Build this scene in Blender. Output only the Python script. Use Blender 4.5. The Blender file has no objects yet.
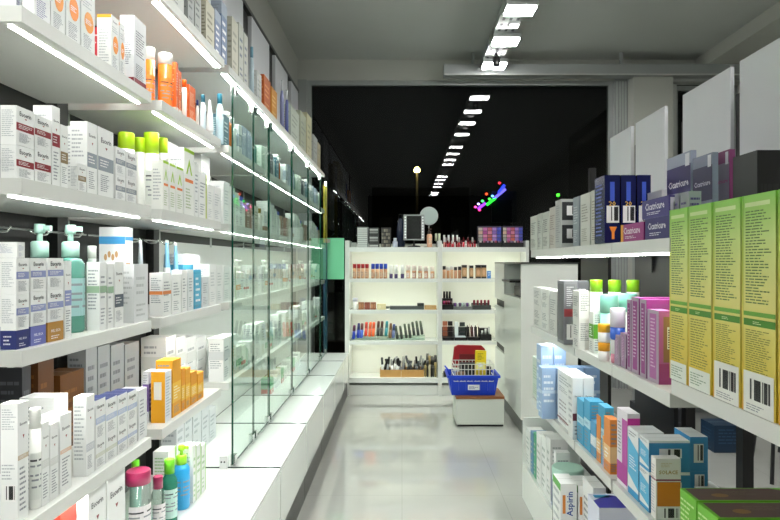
import bpy, bmesh, math, random
from mathutils import Vector
random.seed(7)
SC = bpy.context.scene
COL = SC.collection
# ------------------------------------------------------------------ camera, light, exposure
CU, CV, F, CZ = 402.0, 262.0, 600.0, 1.4
cd = bpy.data.cameras.new('camera'); cam = bpy.data.objects.new('camera', cd); COL.objects.link(cam)
cam.location = (0, 0, CZ); cam.rotation_euler = (math.pi/2, 0, 0)
cd.sensor_width = 36; cd.lens = F/780*36; cd.shift_x = -(CU-390)/780; cd.shift_y = (CV-260)/780
cd.clip_start = .05; cd.clip_end = 200
SC.camera = cam
vs = SC.view_settings
vs.view_transform = 'Standard'; vs.look = 'None'; vs.gamma = 1; vs.use_curve_mapping = False
vs.exposure = 1.15
W = bpy.data.worlds.new('night'); SC.world = W; W.use_nodes = True
W.node_tree.nodes['Background'].inputs[0].default_value = (.004, .004, .004, 1)
W.node_tree.nodes['Background'].inputs[1].default_value = .5
SC.cycles.max_bounces = 10; SC.cycles.diffuse_bounces = 4; SC.cycles.glossy_bounces = 5
SC.cycles.transparent_max_bounces = 40; SC.cycles.sample_clamp_indirect = 6
SC.cycles.caustics_reflective = False; SC.cycles.caustics_refractive = False
STRIP = 38.0      # shelf LED strips
PANEL = 50.0      # ceiling LED panels
# ------------------------------------------------------------------ materials
def lin(h):
    h = h.lstrip('#'); r = []
    for i in (0, 2, 4):
        c = int(h[i:i+2], 16)/255
        r.append(c/12.92 if c <= .04045 else ((c+.055)/1.055)**2.4)
    return (*r, 1)
_M = {}
def mat(h, rough=.45, metal=0, spec=.5, coat=0):
    k = (h, rough, metal, spec, coat)
    if k in _M: return _M[k]
    m = bpy.data.materials.new('paint_'+h.lstrip('#')); m.use_nodes = True
    b = m.node_tree.nodes['Principled BSDF']
    b.inputs['Base Color'].default_value = lin(h); b.inputs['Roughness'].default_value = rough
    b.inputs['Metallic'].default_value = metal; b.inputs['Specular IOR Level'].default_value = spec
    b.inputs['Coat Weight'].default_value = coat
    m.diffuse_color = lin(h); _M[k] = m; return m
def noisy(name, h1, h2, scale, rough=.5, stretch=(1, 1, 1), bump=0, spec=.5):
    m = bpy.data.materials.new(name); m.use_nodes = True; nt = m.node_tree; b = nt.nodes['Principled BSDF']
    tc = nt.nodes.new('ShaderNodeTexCoord'); mp = nt.nodes.new('ShaderNodeMapping'); n = nt.nodes.new('ShaderNodeTexNoise')
    mx = nt.nodes.new('ShaderNodeMix'); mx.data_type = 'RGBA'
    mp.inputs['Scale'].default_value = stretch; n.inputs['Scale'].default_value = scale; n.inputs['Detail'].default_value = 5
    nt.links.new(tc.outputs['Object'], mp.inputs[0]); nt.links.new(mp.outputs[0], n.inputs['Vector'])
    nt.links.new(n.outputs['Fac'], mx.inputs[0]); mx.inputs[6].default_value = lin(h1); mx.inputs[7].default_value = lin(h2)
    nt.links.new(mx.outputs[2], b.inputs['Base Color']); b.inputs['Roughness'].default_value = rough
    b.inputs['Specular IOR Level'].default_value = spec
    if bump:
        bp = nt.nodes.new('ShaderNodeBump'); bp.inputs['Strength'].default_value = bump; bp.inputs['Distance'].default_value = .002
        nt.links.new(n.outputs['Fac'], bp.inputs['Height']); nt.links.new(bp.outputs[0], b.inputs['Normal'])
    return m
def emit(name, h, s):
    m = bpy.data.materials.new(name); m.use_nodes = True; nt = m.node_tree; nt.nodes.clear()
    e = nt.nodes.new('ShaderNodeEmission'); o = nt.nodes.new('ShaderNodeOutputMaterial')
    e.inputs[0].default_value = lin(h); e.inputs[1].default_value = s; nt.links.new(e.outputs[0], o.inputs[0]); return m
def thin_glass(name, tint, ior=1.5, body=0, bodycol='ffffff', rough=0):
    """thin sheet: fresnel reflection over a tinted see-through sheet, optionally partly milky"""
    m = bpy.data.materials.new(name); m.use_nodes = True; nt = m.node_tree; nt.nodes.clear()
    o = nt.nodes.new('ShaderNodeOutputMaterial'); fr = nt.nodes.new('ShaderNodeFresnel'); fr.inputs[0].default_value = ior
    t = nt.nodes.new('ShaderNodeBsdfTransparent'); t.inputs[0].default_value = lin(tint)
    g = nt.nodes.new('ShaderNodeBsdfGlossy'); g.inputs['Roughness'].default_value = rough
    mx = nt.nodes.new('ShaderNodeMixShader'); src = t
    if body:
        d = nt.nodes.new('ShaderNodeBsdfDiffuse'); d.inputs[0].default_value = lin(bodycol)
        m2 = nt.nodes.new('ShaderNodeMixShader'); m2.inputs[0].default_value = body
        nt.links.new(t.outputs[0], m2.inputs[1]); nt.links.new(d.outputs[0], m2.inputs[2]); src = m2
    ge = nt.nodes.new('ShaderNodeNewGeometry'); inv = nt.nodes.new('ShaderNodeMath'); inv.operation = 'SUBTRACT'; inv.inputs[0].default_value = 1
    mu = nt.nodes.new('ShaderNodeMath'); mu.operation = 'MULTIPLY'      # only the outer surface reflects
    nt.links.new(ge.outputs['Backfacing'], inv.inputs[1]); nt.links.new(inv.outputs[0], mu.inputs[0]); nt.links.new(fr.outputs[0], mu.inputs[1])
    nt.links.new(mu.outputs[0], mx.inputs[0]); nt.links.new(src.outputs[0], mx.inputs[1]); nt.links.new(g.outputs[0], mx.inputs[2])
    nt.links.new(mx.outputs[0], o.inputs[0]); return m
def gradient(name, stops, axis=2, rough=.35):
    m = bpy.data.materials.new(name); m.use_nodes = True; nt = m.node_tree; b = nt.nodes['Principled BSDF']
    tc = nt.nodes.new('ShaderNodeTexCoord'); sp = nt.nodes.new('ShaderNodeSeparateXYZ'); r = nt.nodes.new('ShaderNodeValToRGB')
    nt.links.new(tc.outputs['Generated'], sp.inputs[0]); nt.links.new(sp.outputs[axis], r.inputs[0])
    el = r.color_ramp.elements
    while len(el) < len(stops): el.new(.5)
    for e, (p, h) in zip(el, stops): e.position = p; e.color = lin(h)
    nt.links.new(r.outputs[0], b.inputs['Base Color']); b.inputs['Roughness'].default_value = rough
    return m
WHITE = 'e9ebe8'
M_shelf = mat('d6d8d3', .4)
M_leds = emit('soft_led_strip', 'fffffa', STRIP*.35)
M_gloss = mat('e4e8e4', .12, coat=.3)
M_led = emit('led_strip', 'fffffa', STRIP)
M_unitfill = emit('unit_fill_glow', 'fffff2', 9)  # added fill glow for the back unit, not a visible lamp
M_panel = emit('led_panel', 'fffffc', PANEL)
M_alu = mat('b9bdbb', .35, .8)
M_chrome = mat('d8dcda', .15, 1)
M_dark = mat('1d1f1d', .5)
M_black = mat('0c0c0d', .4)
M_glass = thin_glass('cabinet_glass', 'f2faf6', 1.55)
M_gedge = mat('0e3b2c', .15, coat=.5)
M_win = thin_glass('window_glass', 'c9cfcc', 1.5)
M_ceil = noisy('ceiling_plaster', 'babdb9', 'c0c3bf', 3, .9)
M_wall = noisy('wall_plaster', 'b6b7b0', 'bcbdb6', 4, .9)
M_panelw = noisy('back_panel_grey', '191b19', '212321', 6, .5)
M_card = noisy('white_card', 'd3d5d8', 'dadce0', 5, .6)
M_frame = mat('9fa3a2', .4)
M_green = mat('6fc294', .4)
M_clear = thin_glass('clear_plastic', 'e4efe9', 1.45, .12, 'e6efe9')
M_teal = thin_glass('teal_gel', '9fd6c6', 1.45, .45, '7fc4b4', .1)
M_milk = thin_glass('milky_plastic', 'dfeee6', 1.45, .6, 'dfe9e2', .1)
def floor_mat():
    m = bpy.data.materials.new('polished_floor_tiles'); m.use_nodes = True; nt = m.node_tree; b = nt.nodes['Principled BSDF']
    tc = nt.nodes.new('ShaderNodeTexCoord'); br = nt.nodes.new('ShaderNodeTexBrick'); n = nt.nodes.new('ShaderNodeTexNoise')
    br.offset = 0; br.squash = 1; br.inputs['Scale'].default_value = 1; br.inputs['Brick Width'].default_value = .6
    br.inputs['Row Height'].default_value = .6; br.inputs['Mortar Size'].default_value = .0022; br.inputs['Mortar Smooth'].default_value = .2
    br.inputs['Color1'].default_value = lin('b0b0ab'); br.inputs['Color2'].default_value = lin('b2b2ad'); br.inputs['Mortar'].default_value = lin('a4a49f')
    nt.links.new(tc.outputs['Object'], br.inputs['Vector']); nt.links.new(tc.outputs['Object'], n.inputs['Vector'])
    n.inputs['Scale'].default_value = 2.5; n.inputs['Detail'].default_value = 6
    mx = nt.nodes.new('ShaderNodeMix'); mx.data_type = 'RGBA'; mx.blend_type = 'MULTIPLY'; mx.inputs[0].default_value = .15
    nt.links.new(br.outputs['Color'], mx.inputs[6]); nt.links.new(n.outputs['Fac'], mx.inputs[7])
    nt.links.new(mx.outputs[2], b.inputs['Base Color'])
    b.inputs['Roughness'].default_value = .02; b.inputs['IOR'].default_value = 2.0
    return m
M_floor = floor_mat()
M_wood = noisy('wood_board', '7a4a2a', '9a6238', 8, .5, (1, 12, 12))
M_wood2 = noisy('bamboo_tray', 'b08448', 'c89a5a', 8, .5, (1, 10, 10))
# ------------------------------------------------------------------ mesh building
class MB:
    def __init__(s): s.v = []; s.f = []; s.m = []; s.mats = []; s.sm = []
    def mi(s, m):
        if m not in s.mats: s.mats.append(m)
        return s.mats.index(m)
    def face(s, pts, m, smooth=False):
        i = len(s.v); s.v += [tuple(p) for p in pts]; s.f.append(tuple(range(i, i+len(pts)))); s.m.append(s.mi(m)); s.sm.append(smooth)
    def box(s, x0, x1, y0, y1, z0, z1, m, mx=None, my=None, mz=None):
        """mx/my/mz: other materials for the faces across that axis"""
        i = len(s.v)
        s.v += [(x0,y0,z0),(x1,y0,z0),(x1,y1,z0),(x0,y1,z0),(x0,y0,z1),(x1,y0,z1),(x1,y1,z1),(x0,y1,z1)]
        for q, mm in (((0,3,2,1), mz or m), ((4,5,6,7), mz or m), ((0,1,5,4), my or m), ((2,3,7,6), my or m), ((1,2,6,5), mx or m), ((3,0,4,7), mx or m)):
            s.f.append(tuple(i+a for a in q)); s.m.append(s.mi(mm)); s.sm.append(False)
        return s
    def lathe(s, prof, m, seg=16, c=(0,0,0), sx=1, sy=1, axis='z'):
        i = len(s.v)
        for r, z in prof:
            for k in range(seg):
                a = 2*math.pi*k/seg; p = (r*math.cos(a)*sx, r*math.sin(a)*sy, z)
                if axis == 'y': p = (p[0], z, p[1])
                if axis == 'x': p = (z, p[0], p[1])
                s.v.append((p[0]+c[0], p[1]+c[1], p[2]+c[2]))
        for j in range(len(prof)-1):
            for k in range(seg):
                k2 = (k+1) % seg
                s.f.append((i+j*seg+k, i+j*seg+k2, i+(j+1)*seg+k2, i+(j+1)*seg+k)); s.m.append(s.mi(m)); s.sm.append(True)
        s.f.append(tuple(i+k for k in reversed(range(seg)))); s.m.append(s.mi(m)); s.sm.append(False)
        t = i+(len(prof)-1)*seg
        s.f.append(tuple(t+k for k in range(seg))); s.m.append(s.mi(m)); s.sm.append(False)
        return s
    def tube(s, pts, r, m, seg=8):
        P = [Vector(p) for p in pts]; i0 = len(s.v)
        for j, p in enumerate(P):
            d = (P[min(j+1, len(P)-1)]-P[max(j-1, 0)]).normalized()
            a = d.cross(Vector((0,0,1)) if abs(d.z) < .9 else Vector((1,0,0))).normalized(); b = d.cross(a)
            for k in range(seg):
                t = 2*math.pi*k/seg; s.v.append(tuple(p+a*math.cos(t)*r+b*math.sin(t)*r))
        for j in range(len(P)-1):
            for k in range(seg):
                k2 = (k+1) % seg; s.f.append((i0+j*seg+k, i0+j*seg+k2, i0+(j+1)*seg+k2, i0+(j+1)*seg+k)); s.m.append(s.mi(m)); s.sm.append(True)
        for b0 in (0, (len(P)-1)*seg):
            s.f.append(tuple(i0+b0+k for k in range(seg))); s.m.append(s.mi(m)); s.sm.append(False)
        return s
    def build(s, name, parent=None, loc=None, rz=0, bevel=0):
        me = bpy.data.meshes.new(name); me.from_pydata(s.v, [], s.f)
        for m in s.mats: me.materials.append(m)
        me.polygons.foreach_set('material_index', s.m); me.polygons.foreach_set('use_smooth', s.sm); me.update()
        o = bpy.data.objects.new(name, me); COL.objects.link(o)
        if parent: o.parent = parent
        if loc: o.location = loc
        if rz: o.rotation_euler.z = rz
        if bevel:
            b = o.modifiers.new('edge', 'BEVEL'); b.width = bevel; b.segments = 2; b.limit_method = 'ANGLE'
        return o
def empty(name, loc=(0,0,0), rz=0):
    o = bpy.data.objects.new(name, None); COL.objects.link(o); o.location = loc; o.rotation_euler = (0,0,rz)
    o.empty_display_size = .05; return o
REG = []
def reg(o, look, where, cat, group=None):
    o['category'] = cat
    REG.append((o, look, where, group)); return o
ORD = ['', 'nearest the camera', 'second from the camera', 'third from the camera', 'fourth from the camera', 'fifth from the camera', 'sixth from the camera', 'seventh from the camera', 'eighth from the camera', 'ninth from the camera', 'tenth from the camera', 'eleventh from the camera', 'twelfth from the camera', 'thirteenth from the camera', 'fourteenth from the camera']
ORDX = ['', 'leftmost', 'second from left', 'third from left', 'fourth from left', 'fifth from left', 'sixth from left', 'seventh from left', 'eighth from left', 'ninth from left', 'tenth from left', 'eleventh from left', 'twelfth from left', 'thirteenth from left']
def finish_labels():
    d = {}
    for r in REG: d.setdefault((r[1], r[2]), []).append(r)
    for (look, where), rs in d.items():
        if len(rs) == 1:
            o, _, _, g = rs[0]; o['label'] = f'{look} {where}'
            if g: o['group'] = g
            continue
        ys = [r[0].matrix_basis.translation.y for r in rs]; xs = [r[0].matrix_basis.translation.x for r in rs]
        usex = (max(xs)-min(xs)) > (max(ys)-min(ys))
        rs = sorted(rs, key=lambda r: r[0].matrix_basis.translation.x if usex else r[0].matrix_basis.translation.y)
        T = ORDX if usex else ORD
        for i, r in enumerate(rs):
            r[0]['label'] = f'{look} {where}, {T[min(i+1, len(T)-1)]}'
            r[0]['group'] = r[3] or f'{look} {where}'
def struct(o): o['kind'] = 'structure'; return o
# ------------------------------------------------------------------ lettering
_T = {}
def text_shape(s):
    if s in _T: return _T[s]
    c = bpy.data.curves.new('t', 'FONT'); c.body = s; c.resolution_u = 1; c.offset = .018; c.size = 1
    o = bpy.data.objects.new('t', c); COL.objects.link(o); bpy.context.view_layer.update()
    me = bpy.data.meshes.new_from_object(o.evaluated_get(bpy.context.evaluated_depsgraph_get()))
    vs_ = [v.co.copy() for v in me.vertices]; x0 = min(v.x for v in vs_); x1 = max(v.x for v in vs_); y0 = min(v.y for v in vs_); y1 = max(v.y for v in vs_)
    r = ([((v.x-x0), (v.y-y0)) for v in vs_], [tuple(p.vertices) for p in me.polygons], x1-x0, y1-y0)
    bpy.data.objects.remove(o); bpy.data.curves.remove(c); bpy.data.meshes.remove(me)
    _T[s] = r; return r
class Face:
    """a flat printed face: origin o, right vector r (width w), up vector u (height h), outward normal n"""
    def __init__(s, mb, o, r, u, n, w, h): s.mb = mb; s.o = Vector(o); s.r = Vector(r); s.u = Vector(u); s.n = Vector(n); s.w = w; s.h = h; s.k = 0
    def P(s, a, b, k): return s.o+s.r*(a*s.w)+s.u*(b*s.h)+s.n*(.0004+.0003*k)
    def rect(s, a0, b0, a1, b1, m, k=0): s.mb.face([s.P(a0,b0,k), s.P(a1,b0,k), s.P(a1,b1,k), s.P(a0,b1,k)], m)
    def poly(s, pts, m, k=0): s.mb.face([s.P(a,b,k) for a, b in pts], m)
    def ell(s, a, b, ra, rb, m, k=1, n=14): s.poly([(a+ra*math.cos(2*math.pi*i/n), b+rb*math.sin(2*math.pi*i/n)) for i in range(n)], m, k)
    def lines(s, a0, b0, a1, b1, n, m, k=1, rnd=None):
        R = rnd or random; n = int(n*1.7+.5) if n < 20 else int(n*1.25); st = (b1-b0)/n
        for i in range(n):
            y = b1-(i+.75)*st; x = a0; e = a0+(a1-a0)*(R.uniform(.55, 1))
            while x < e-.02:
                x2 = min(e, x+(a1-a0)*R.uniform(.08, .3)); s.rect(x, y, x2, y+st*.4, m, k); x = x2+(a1-a0)*.035
    def bar(s, a0, b0, a1, b1, k=1, n=22, m=None, bg=True):
        if bg: s.rect(a0, b0, a1, b1, mat('f2f2f0'), k)
        w = (a1-a0)*.86/n; x = a0+(a1-a0)*.07; R = random.Random(5)
        for i in range(n):
            if R.random() < .62: s.rect(x, b0+(b1-b0)*.12, x+w*.92, b1-(b1-b0)*.06, m or mat('111113'), k+1)
            x += w
    def text(s, t, ac, bc, wf, m, k=1, vert=False, hf=None):
        vs_, fs, tw, th = text_shape(t); W_ = (s.h if vert else s.w)*wf; sc = W_/tw
        if hf: sc = min(sc, hf*(s.w if vert else s.h)/th)
        i = len(s.mb.v)
        for x, y in vs_:
            x = (x-tw/2)*sc; y = (y-th/2)*sc
            if vert: x, y = -y, x
            p = s.P(ac, bc, k)+s.r*x+s.u*y; s.mb.v.append(tuple(p))
        mi = s.mb.mi(m)
        for f in fs: s.mb.f.append(tuple(i+a for a in f)); s.mb.m.append(mi); s.mb.sm.append(False)
# ------------------------------------------------------------------ cartons
def carton(name, c, wx, wy, h, side, style, rz=0):
    """c: base centre. side 'L' (seen face +X), 'R' (seen face -X). style(A, N, T, base) draws the print"""
    mb = MB(); st = dict(style); base = st.get('base', mat('eceeec'))
    x0, x1, y0, y1 = -wx/2, wx/2, -wy/2, wy/2
    mb.box(x0, x1, y0, y1, 0, h, base, mz=st.get('top'))
    if side == 'L': A = Face(mb, (x1, y0, 0), (0,1,0), (0,0,1), (1,0,0), wy, h)
    else: A = Face(mb, (x0, y1, 0), (0,-1,0), (0,0,1), (-1,0,0), wy, h)
    N = Face(mb, (x0, y0, 0), (1,0,0), (0,0,1), (0,-1,0), wx, h)
    T = Face(mb, (x0, y0, h), (1,0,0), (0,1,0), (0,0,1), wx, wy)
    for k, f in (('A', A), ('N', N), ('T', T)):
        if k in st: st[k](f)
    if 'T' not in st: T.rect(.02, .49, .98, .51, mat('b9bcba'), 0)
    return mb.build(name, loc=c, rz=rz)
GREY = mat('8b9096'); INK = mat('2a2d33'); MGREY = mat('b4b8bc'); RED = mat('8f1f2b')
def s_logo(band, bv=.45, bh=.16, n=5, txt='Eucerin', base='eceeec', foot=None, top=None):
    bm = mat(band)
    def A(f):
        if f.w > .02: f.text(txt, .5, .82, .66, INK)
        f.poly([(.44, .725), (.6, .725), (.52, .69)], RED, 1)
        f.rect(0, bv, 1, bv+bh, bm)
        f.lines(.12, bv+bh*.25, .9, bv+bh*.85, 2, mat('e6e6e6'), 1)
        f.lines(.15, .08, .85, bv-.05, n, GREY)
        if foot: f.rect(0, 0, 1, .12, mat(foot))
    def N(f):
        f.lines(.1, .2, .9, .9, 8, MGREY)
        if foot: f.rect(0, 0, 1, .12, mat(foot))
    d = dict(A=A, N=N, base=mat(base))
    if top: d['top'] = mat(top)
    return d
def s_lines(base='eceeec', ink='9aa0a6', n=7, band=None, bv=.3, bh=.1, side=None, top=None, bar=False, head=None, stripe=None):
    im = mat(ink)
    def A(f):
        if head: f.rect(0, .86, 1, 1, mat(head))
        f.lines(.14, .45, .86, .82, max(2, n//2), im); f.lines(.14, .08, .8, .34, max(2, n//2), im)
        if band: f.rect(0, bv, 1, bv+bh, mat(band), 2)
        if stripe: f.rect(.86, 0, 1, 1, mat(stripe), 2)
    def N(f):
        if side: f.rect(0, 0, 1, 1, mat(side))
        f.lines(.12, .3, .9, .9, n, im, 1)
        if band: f.rect(0, bv, 1, bv+bh, mat(band), 2)
        if bar: f.bar(.15, .06, .85, .26, 2)
    d = dict(A=A, N=N, base=mat(base))
    if top: d['top'] = mat(top)
    return d
def s_block(base, block, b0=.3, b1=.7, ink='ffffff', n=3, top=None, logo=None, nb=None):
    def A(f):
        f.rect(.0, b0, 1, b1, mat(block))
        if logo: f.text(logo, .5, .85, .7, mat(ink), 2)
        f.lines(.15, b0+.05, .85, b1-.05, n, mat(ink), 1)
        f.lines(.15, .06, .8, max(.1, b0-.06), n, GREY)
    def N(f):
        f.rect(0, b0, 1, b1, mat(nb or block)); f.lines(.12, b1+.03, .88, .95, 3, GREY, 1); f.lines(.12, .05, .88, b0, 3, GREY, 1)
    d = dict(A=A, N=N, base=mat(base))
    if top: d['top'] = mat(top)
    return d
# ------------------------------------------------------------------ bottles, tubes, jars
def bottle(name, c, r, h, body, cap, caph=.22, lab=None, side='L', kind='round', flat=1.0, text=None):
    """root empty > body, cap, label"""
    e = empty(name, c); hb = h*(1-caph)
    mb = MB(); rr = r*.62 if kind != 'straight' else r*.98
    prof = [(r*.9, 0), (r, .004), (r, hb*.8), (r*.93, hb*.88), (rr*1.05, hb*.96), (rr, hb)]
    if kind == 'straight': prof = [(r*.95, 0), (r, .004), (r, hb)]
    mb.lathe(prof, body, 18, sy=flat if side != 'N' else 1)
    mb.build('body', e)
    cb = MB(); rc = r*.66 if kind != 'straight' else r*1.0
    cb.lathe([(rc, hb+.0003), (rc, h-.003), (rc*.94, h)], cap, 18, sy=flat); cb.build('cap', e)
    if lab:
        lb = MB(); seg = 18; z0, z1 = hb*.12, hb*.7; R_ = r*1.012
        i = 0; n = 10
        for half in (-1,):
            base = -math.pi*.75 if side == 'L' else -math.pi*1.0
            a0, a1 = (-math.pi*.62, math.pi*.35) if side == 'L' else (-math.pi*1.3, -math.pi*.35)
            for k in range(n):
                t0 = a0+(a1-a0)*k/n; t1 = a0+(a1-a0)*(k+1)/n
                def q(t, z, rr_=R_): return (rr_*math.cos(t), rr_*math.sin(t)*flat, z)
                lb.face([q(t0,z0), q(t1,z0), q(t1,z1), q(t0,z1)], lab, True)
                for j, (zz, on) in enumerate(((.82, k % 5 != 4), (.7, k % 4 != 3), (.5, k % 3 != 2), (.4, k % 5 > 0), (.25, k % 4 > 0))):
                    za = z0+(z1-z0)*zz
                    if on: lb.face([q(t0,za,R_*1.006), q(t1,za,R_*1.006), q(t1,za+(z1-z0)*.04,R_*1.006), q(t0,za+(z1-z0)*.04,R_*1.006)], GREY if j else INK)
        lb.build('label', e)
    return e
def pump_bottle(name, c, r, h, body, head, lab=None, label_col=None):
    e = empty(name, c); hb = h*.7
    MB().lathe([(r*.9, 0), (r, .006), (r, hb*.9), (r*.8, hb*.97), (r*.5, hb)], body, 20).build('body', e)
    p = MB(); p.lathe([(r*.62, hb+.0003), (r*.62, hb+h*.13), (r*.5, hb+h*.145)], head, 18)
    p.lathe([(r*.2, hb+h*.14), (r*.2, h*.93)], head, 10)
    p.lathe([(r*.34, h*.915), (r*.4, h*.94), (r*.36, h)], head, 14)
    p.box(0, r*.85, -r*.16, r*.16, h*.94, h*.985, head)
    p.build('pump_head', e)
    l = MB(); n = 10
    for k in range(n):
        t0 = -1.9+2.9*k/n; t1 = -1.9+2.9*(k+1)/n; R_ = r*1.01
        q = lambda t, z, s=R_: (s*math.cos(t), s*math.sin(t), z)
        l.face([q(t0, hb*.22), q(t1, hb*.22), q(t1, hb*.72), q(t0, hb*.72)], lab or mat('dfe6e2'), True)
        for zz in (.62, .5, .42, .33):
            if (k*7+int(zz*100)) % 4: l.face([q(t0, hb*zz, R_*1.006), q(t1, hb*zz, R_*1.006), q(t1, hb*(zz+.03), R_*1.006), q(t0, hb*(zz+.03), R_*1.006)], label_col or GREY)
    l.build('label', e)
    return e
def tube(name, c, w, h, body, cap, stripe=None, side='L'):
    """squeeze tube standing on its cap, crimped end up"""
    e = empty(name, c); ch = h*.16; r = w/2
    MB().lathe([(r*.8, 0), (r*.86, .002), (r*.8, ch)], cap, 14).build('cap', e)
    mb = MB(); seg = 14; ring = []
    for z, sx, sy in ((ch+.0003, r*.9, r*.9), (ch+h*.05, r, r), (h*.6, r*.75, r*1.02), (h*.96, r*.08, r*1.05), (h, r*.07, r*1.05)):
        ring.append([(sx*math.cos(2*math.pi*k/seg), sy*math.sin(2*math.pi*k/seg), z) for k in range(seg)])
    for j in range(len(ring)-1):
        for k in range(seg):
            k2 = (k+1) % seg; m = stripe if (stripe and j == 2) else body
            mb.face([ring[j][k], ring[j][k2], ring[j+1][k2], ring[j+1][k]], m, True)
    mb.face(ring[-1], body)
    mb.build('body', e, rz=0 if side == 'L' else 0); return e
def jar(name, c, r, h, body, lid, lidf=.4):
    e = empty(name, c)
    MB().lathe([(r*.86, 0), (r*.97, .006), (r*.97, h*(1-lidf))], body, 20).build('body', e)
    MB().lathe([(r, h*(1-lidf)+.0003), (r, h-.004), (r*.95, h)], lid, 20).build('lid', e)
    return e
def P3(u, v, d): return ((u-CU)*d/F, CZ-(v-CV)*d/F)
# ------------------------------------------------------------------ setting
def sbox(name, x0, x1, y0, y1, z0, z1, m, **k): return struct(MB().box(x0, x1, y0, y1, z0, z1, m, **k).build(name))
CEIL = 3.66; YB = 6.7; XL = -1.16; XR = 3.75; YF = -7.0
sbox('floor', XL-.1, XR+.1, YF, YB+.1, -.1, 0, M_floor)
sbox('ceiling', XL-.1, XR+.1, YF, YB+.1, CEIL, CEIL+.1, M_ceil)
sbox('wall_left', XL-.1, XL, YF, YB+.1, 0, CEIL, M_wall)
sbox('wall_right', XR, XR+.1, YF, YB+.1, 0, CEIL, M_wall)
sbox('trim_1', 3.27, XR, YF, YB-.001, 3.52, CEIL, M_wall)
sbox('wall_front', XL-.1, XR+.1, YF-.1, YF, 0, CEIL, noisy('dark_wall', '3a3b38', '44453f', 3, .9))
sbox('wall_back', XL, XR, YB, YB+.12, 3.43, CEIL, M_wall)
sbox('trim_2', XL, XL+.1, YB-.03, YB+.12, 0, 3.43, M_frame)
sbox('trim_3', 2.36, 2.5, YB-.05, YB+.12, 0, 3.43, M_frame)
sbox('trim_4', 2.5, 2.93, YB-.22, YB+.12, 0, 3.45, M_wall)
sbox('trim_5', 2.93, 3.04, YB-.06, YB+.12, 0, 3.37, mat('cfd2cf', .5))
w = MB(); w.box(2.935, XR, YB-.14, YB, 3.375, 3.5, mat('b2b5b1', .5)); struct(w.build('trim_6'))
def window(n, x0, x1, z1):
    e = empty(f'window_{n}', (x0, YB+.05, 0)); struct(e); L = x1-x0
    fr = MB(); fr.box(0, .045, -.04, .04, 0, z1, M_frame).box(L-.045, L, -.04, .04, 0, z1, M_frame).box(.045, L-.045, -.04, .04, z1-.05, z1, M_frame).box(.045, L-.045, -.04, .04, 0, .06, M_frame)
    fr.build('window_frame', e)
    MB().box(.045, L-.045, -.004, .004, .06, z1-.05, M_win).build('window_glass', e)
window(1, XL+.1, 2.36, 3.43); window(2, 3.04, XR, 3.37)
# ribs on the right window frame
rb = MB()
for i in range(4): rb.box(2.375+i*.032, 2.39+i*.032, YB-.062, YB-.0505, 0, 3.4, mat('b4b8b6', .4))
struct(rb.build('trim_7'))
# cable trunking under the ceiling at the back
e = empty('cable_trunking', (.45, YB-.28, 3.40)); reg(e, 'long grey cable trunking hung below ceiling', 'above the dark window', 'trunking')
MB().box(0, 3.28, 0, .12, 0, .12, M_frame).box(0, 3.28, -.012, 0, .0, .012, mat('c9ccc9', .4)).build('body', e)
for x in (.3, 1.9, 3.1):
    MB().box(x, x+.03, .04, .07, .12, CEIL-3.40, M_frame).build('hanger', e)
# ------------------------------------------------------------------ outside (seen dimly through the window)
sbox('ground', -30, 40, YB+.13, 70, -.3, -.12, noisy('street', '15161a', '1c1d20', 1, .8))
for x0, x1, y, h, c in ((-16, -3, 30, 4.5, '121316'), (-2, 4.5, 40, 6.5, '17181b'), (7.0, 9.4, 16, 5.0, '0e0f11'), (10, 22, 28, 9, '131418')):
    b = empty('office_building', (x0, y, -.12)); mm = mat(c, .8); wm = mat('24272c', .3)
    q = MB().box(0, x1-x0, 0, 8, 0, h, mm); q.build('wall', b)
    q = MB()
    for i in range(int((x1-x0)/1.6)):
        for j in range(int(h/2.2)): q.box(.5+i*1.6, 1.4+i*1.6, -.04, -.001, 1+j*2.2, 2.3+j*2.2, wm)
    q.build('window_row', b)
    reg(b, 'dark unlit office building', 'across the street outside', 'building')
sl = empty('street_lamp', (.5, 20, -.12)); reg(sl, 'street lamp with glowing yellow head', 'outside the window', 'street lamp')
MB().lathe([(.06, 0), (.04, 4.5)], mat('202224', .8), 10).build('pole', sl)
MB().lathe([(.03, 4.5), (.09, 4.53), (.1, 4.6), (.04, 4.68)], emit('lamp_glow', 'ffd27a', 60), 12).build('lamp_head', sl)
ng = empty('neon_reflection', (1.45, 12, 2.2)); reg(ng, 'coloured neon light reflection, added as glowing tubes', 'outside behind the window', 'light decoration')  # tubes and bulbs added outside, standing in for coloured reflections in the glass
MB().box(.35, .85, .03, .08, 0, .62, mat('101830', .5)).build('board', ng)
MB().box(.6, .64, .081, .11, -2.3, .6, M_black).build('post', ng)
for a, b_, h in (((.05, .26), (.22, .38), 'a040ff'), ((.22, .34), (.42, .48), '30ff40'), ((.36, .46), (.62, .66), '7060ff'), ((.46, .58), (.6, .74), '3040ff')):
    MB().tube([(a[0]+.02, 0, a[1]), (b_[0], 0, b_[1])], .028, emit('neon', h, 2.5), 8).build('reflection_tube', ng)
for x, z, h in ((.02, .3, 'ff4090'), (.1, .24, 'ff3070'), (.16, .42, '40ff60'), (.24, .56, 'ff4020'), (.36, .52, '60a0ff'), (.3, .46, '40ff40'), (.5, .78, 'ff2030'), (.08, .36, 'c0a0ff')):
    MB().lathe([(.001, -.025), (.024, -.012), (.028, 0), (.024, .012), (.001, .025)], emit('bulb', h, 6), 10, c=(x, 0, z)).build('bulb', ng)
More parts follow.
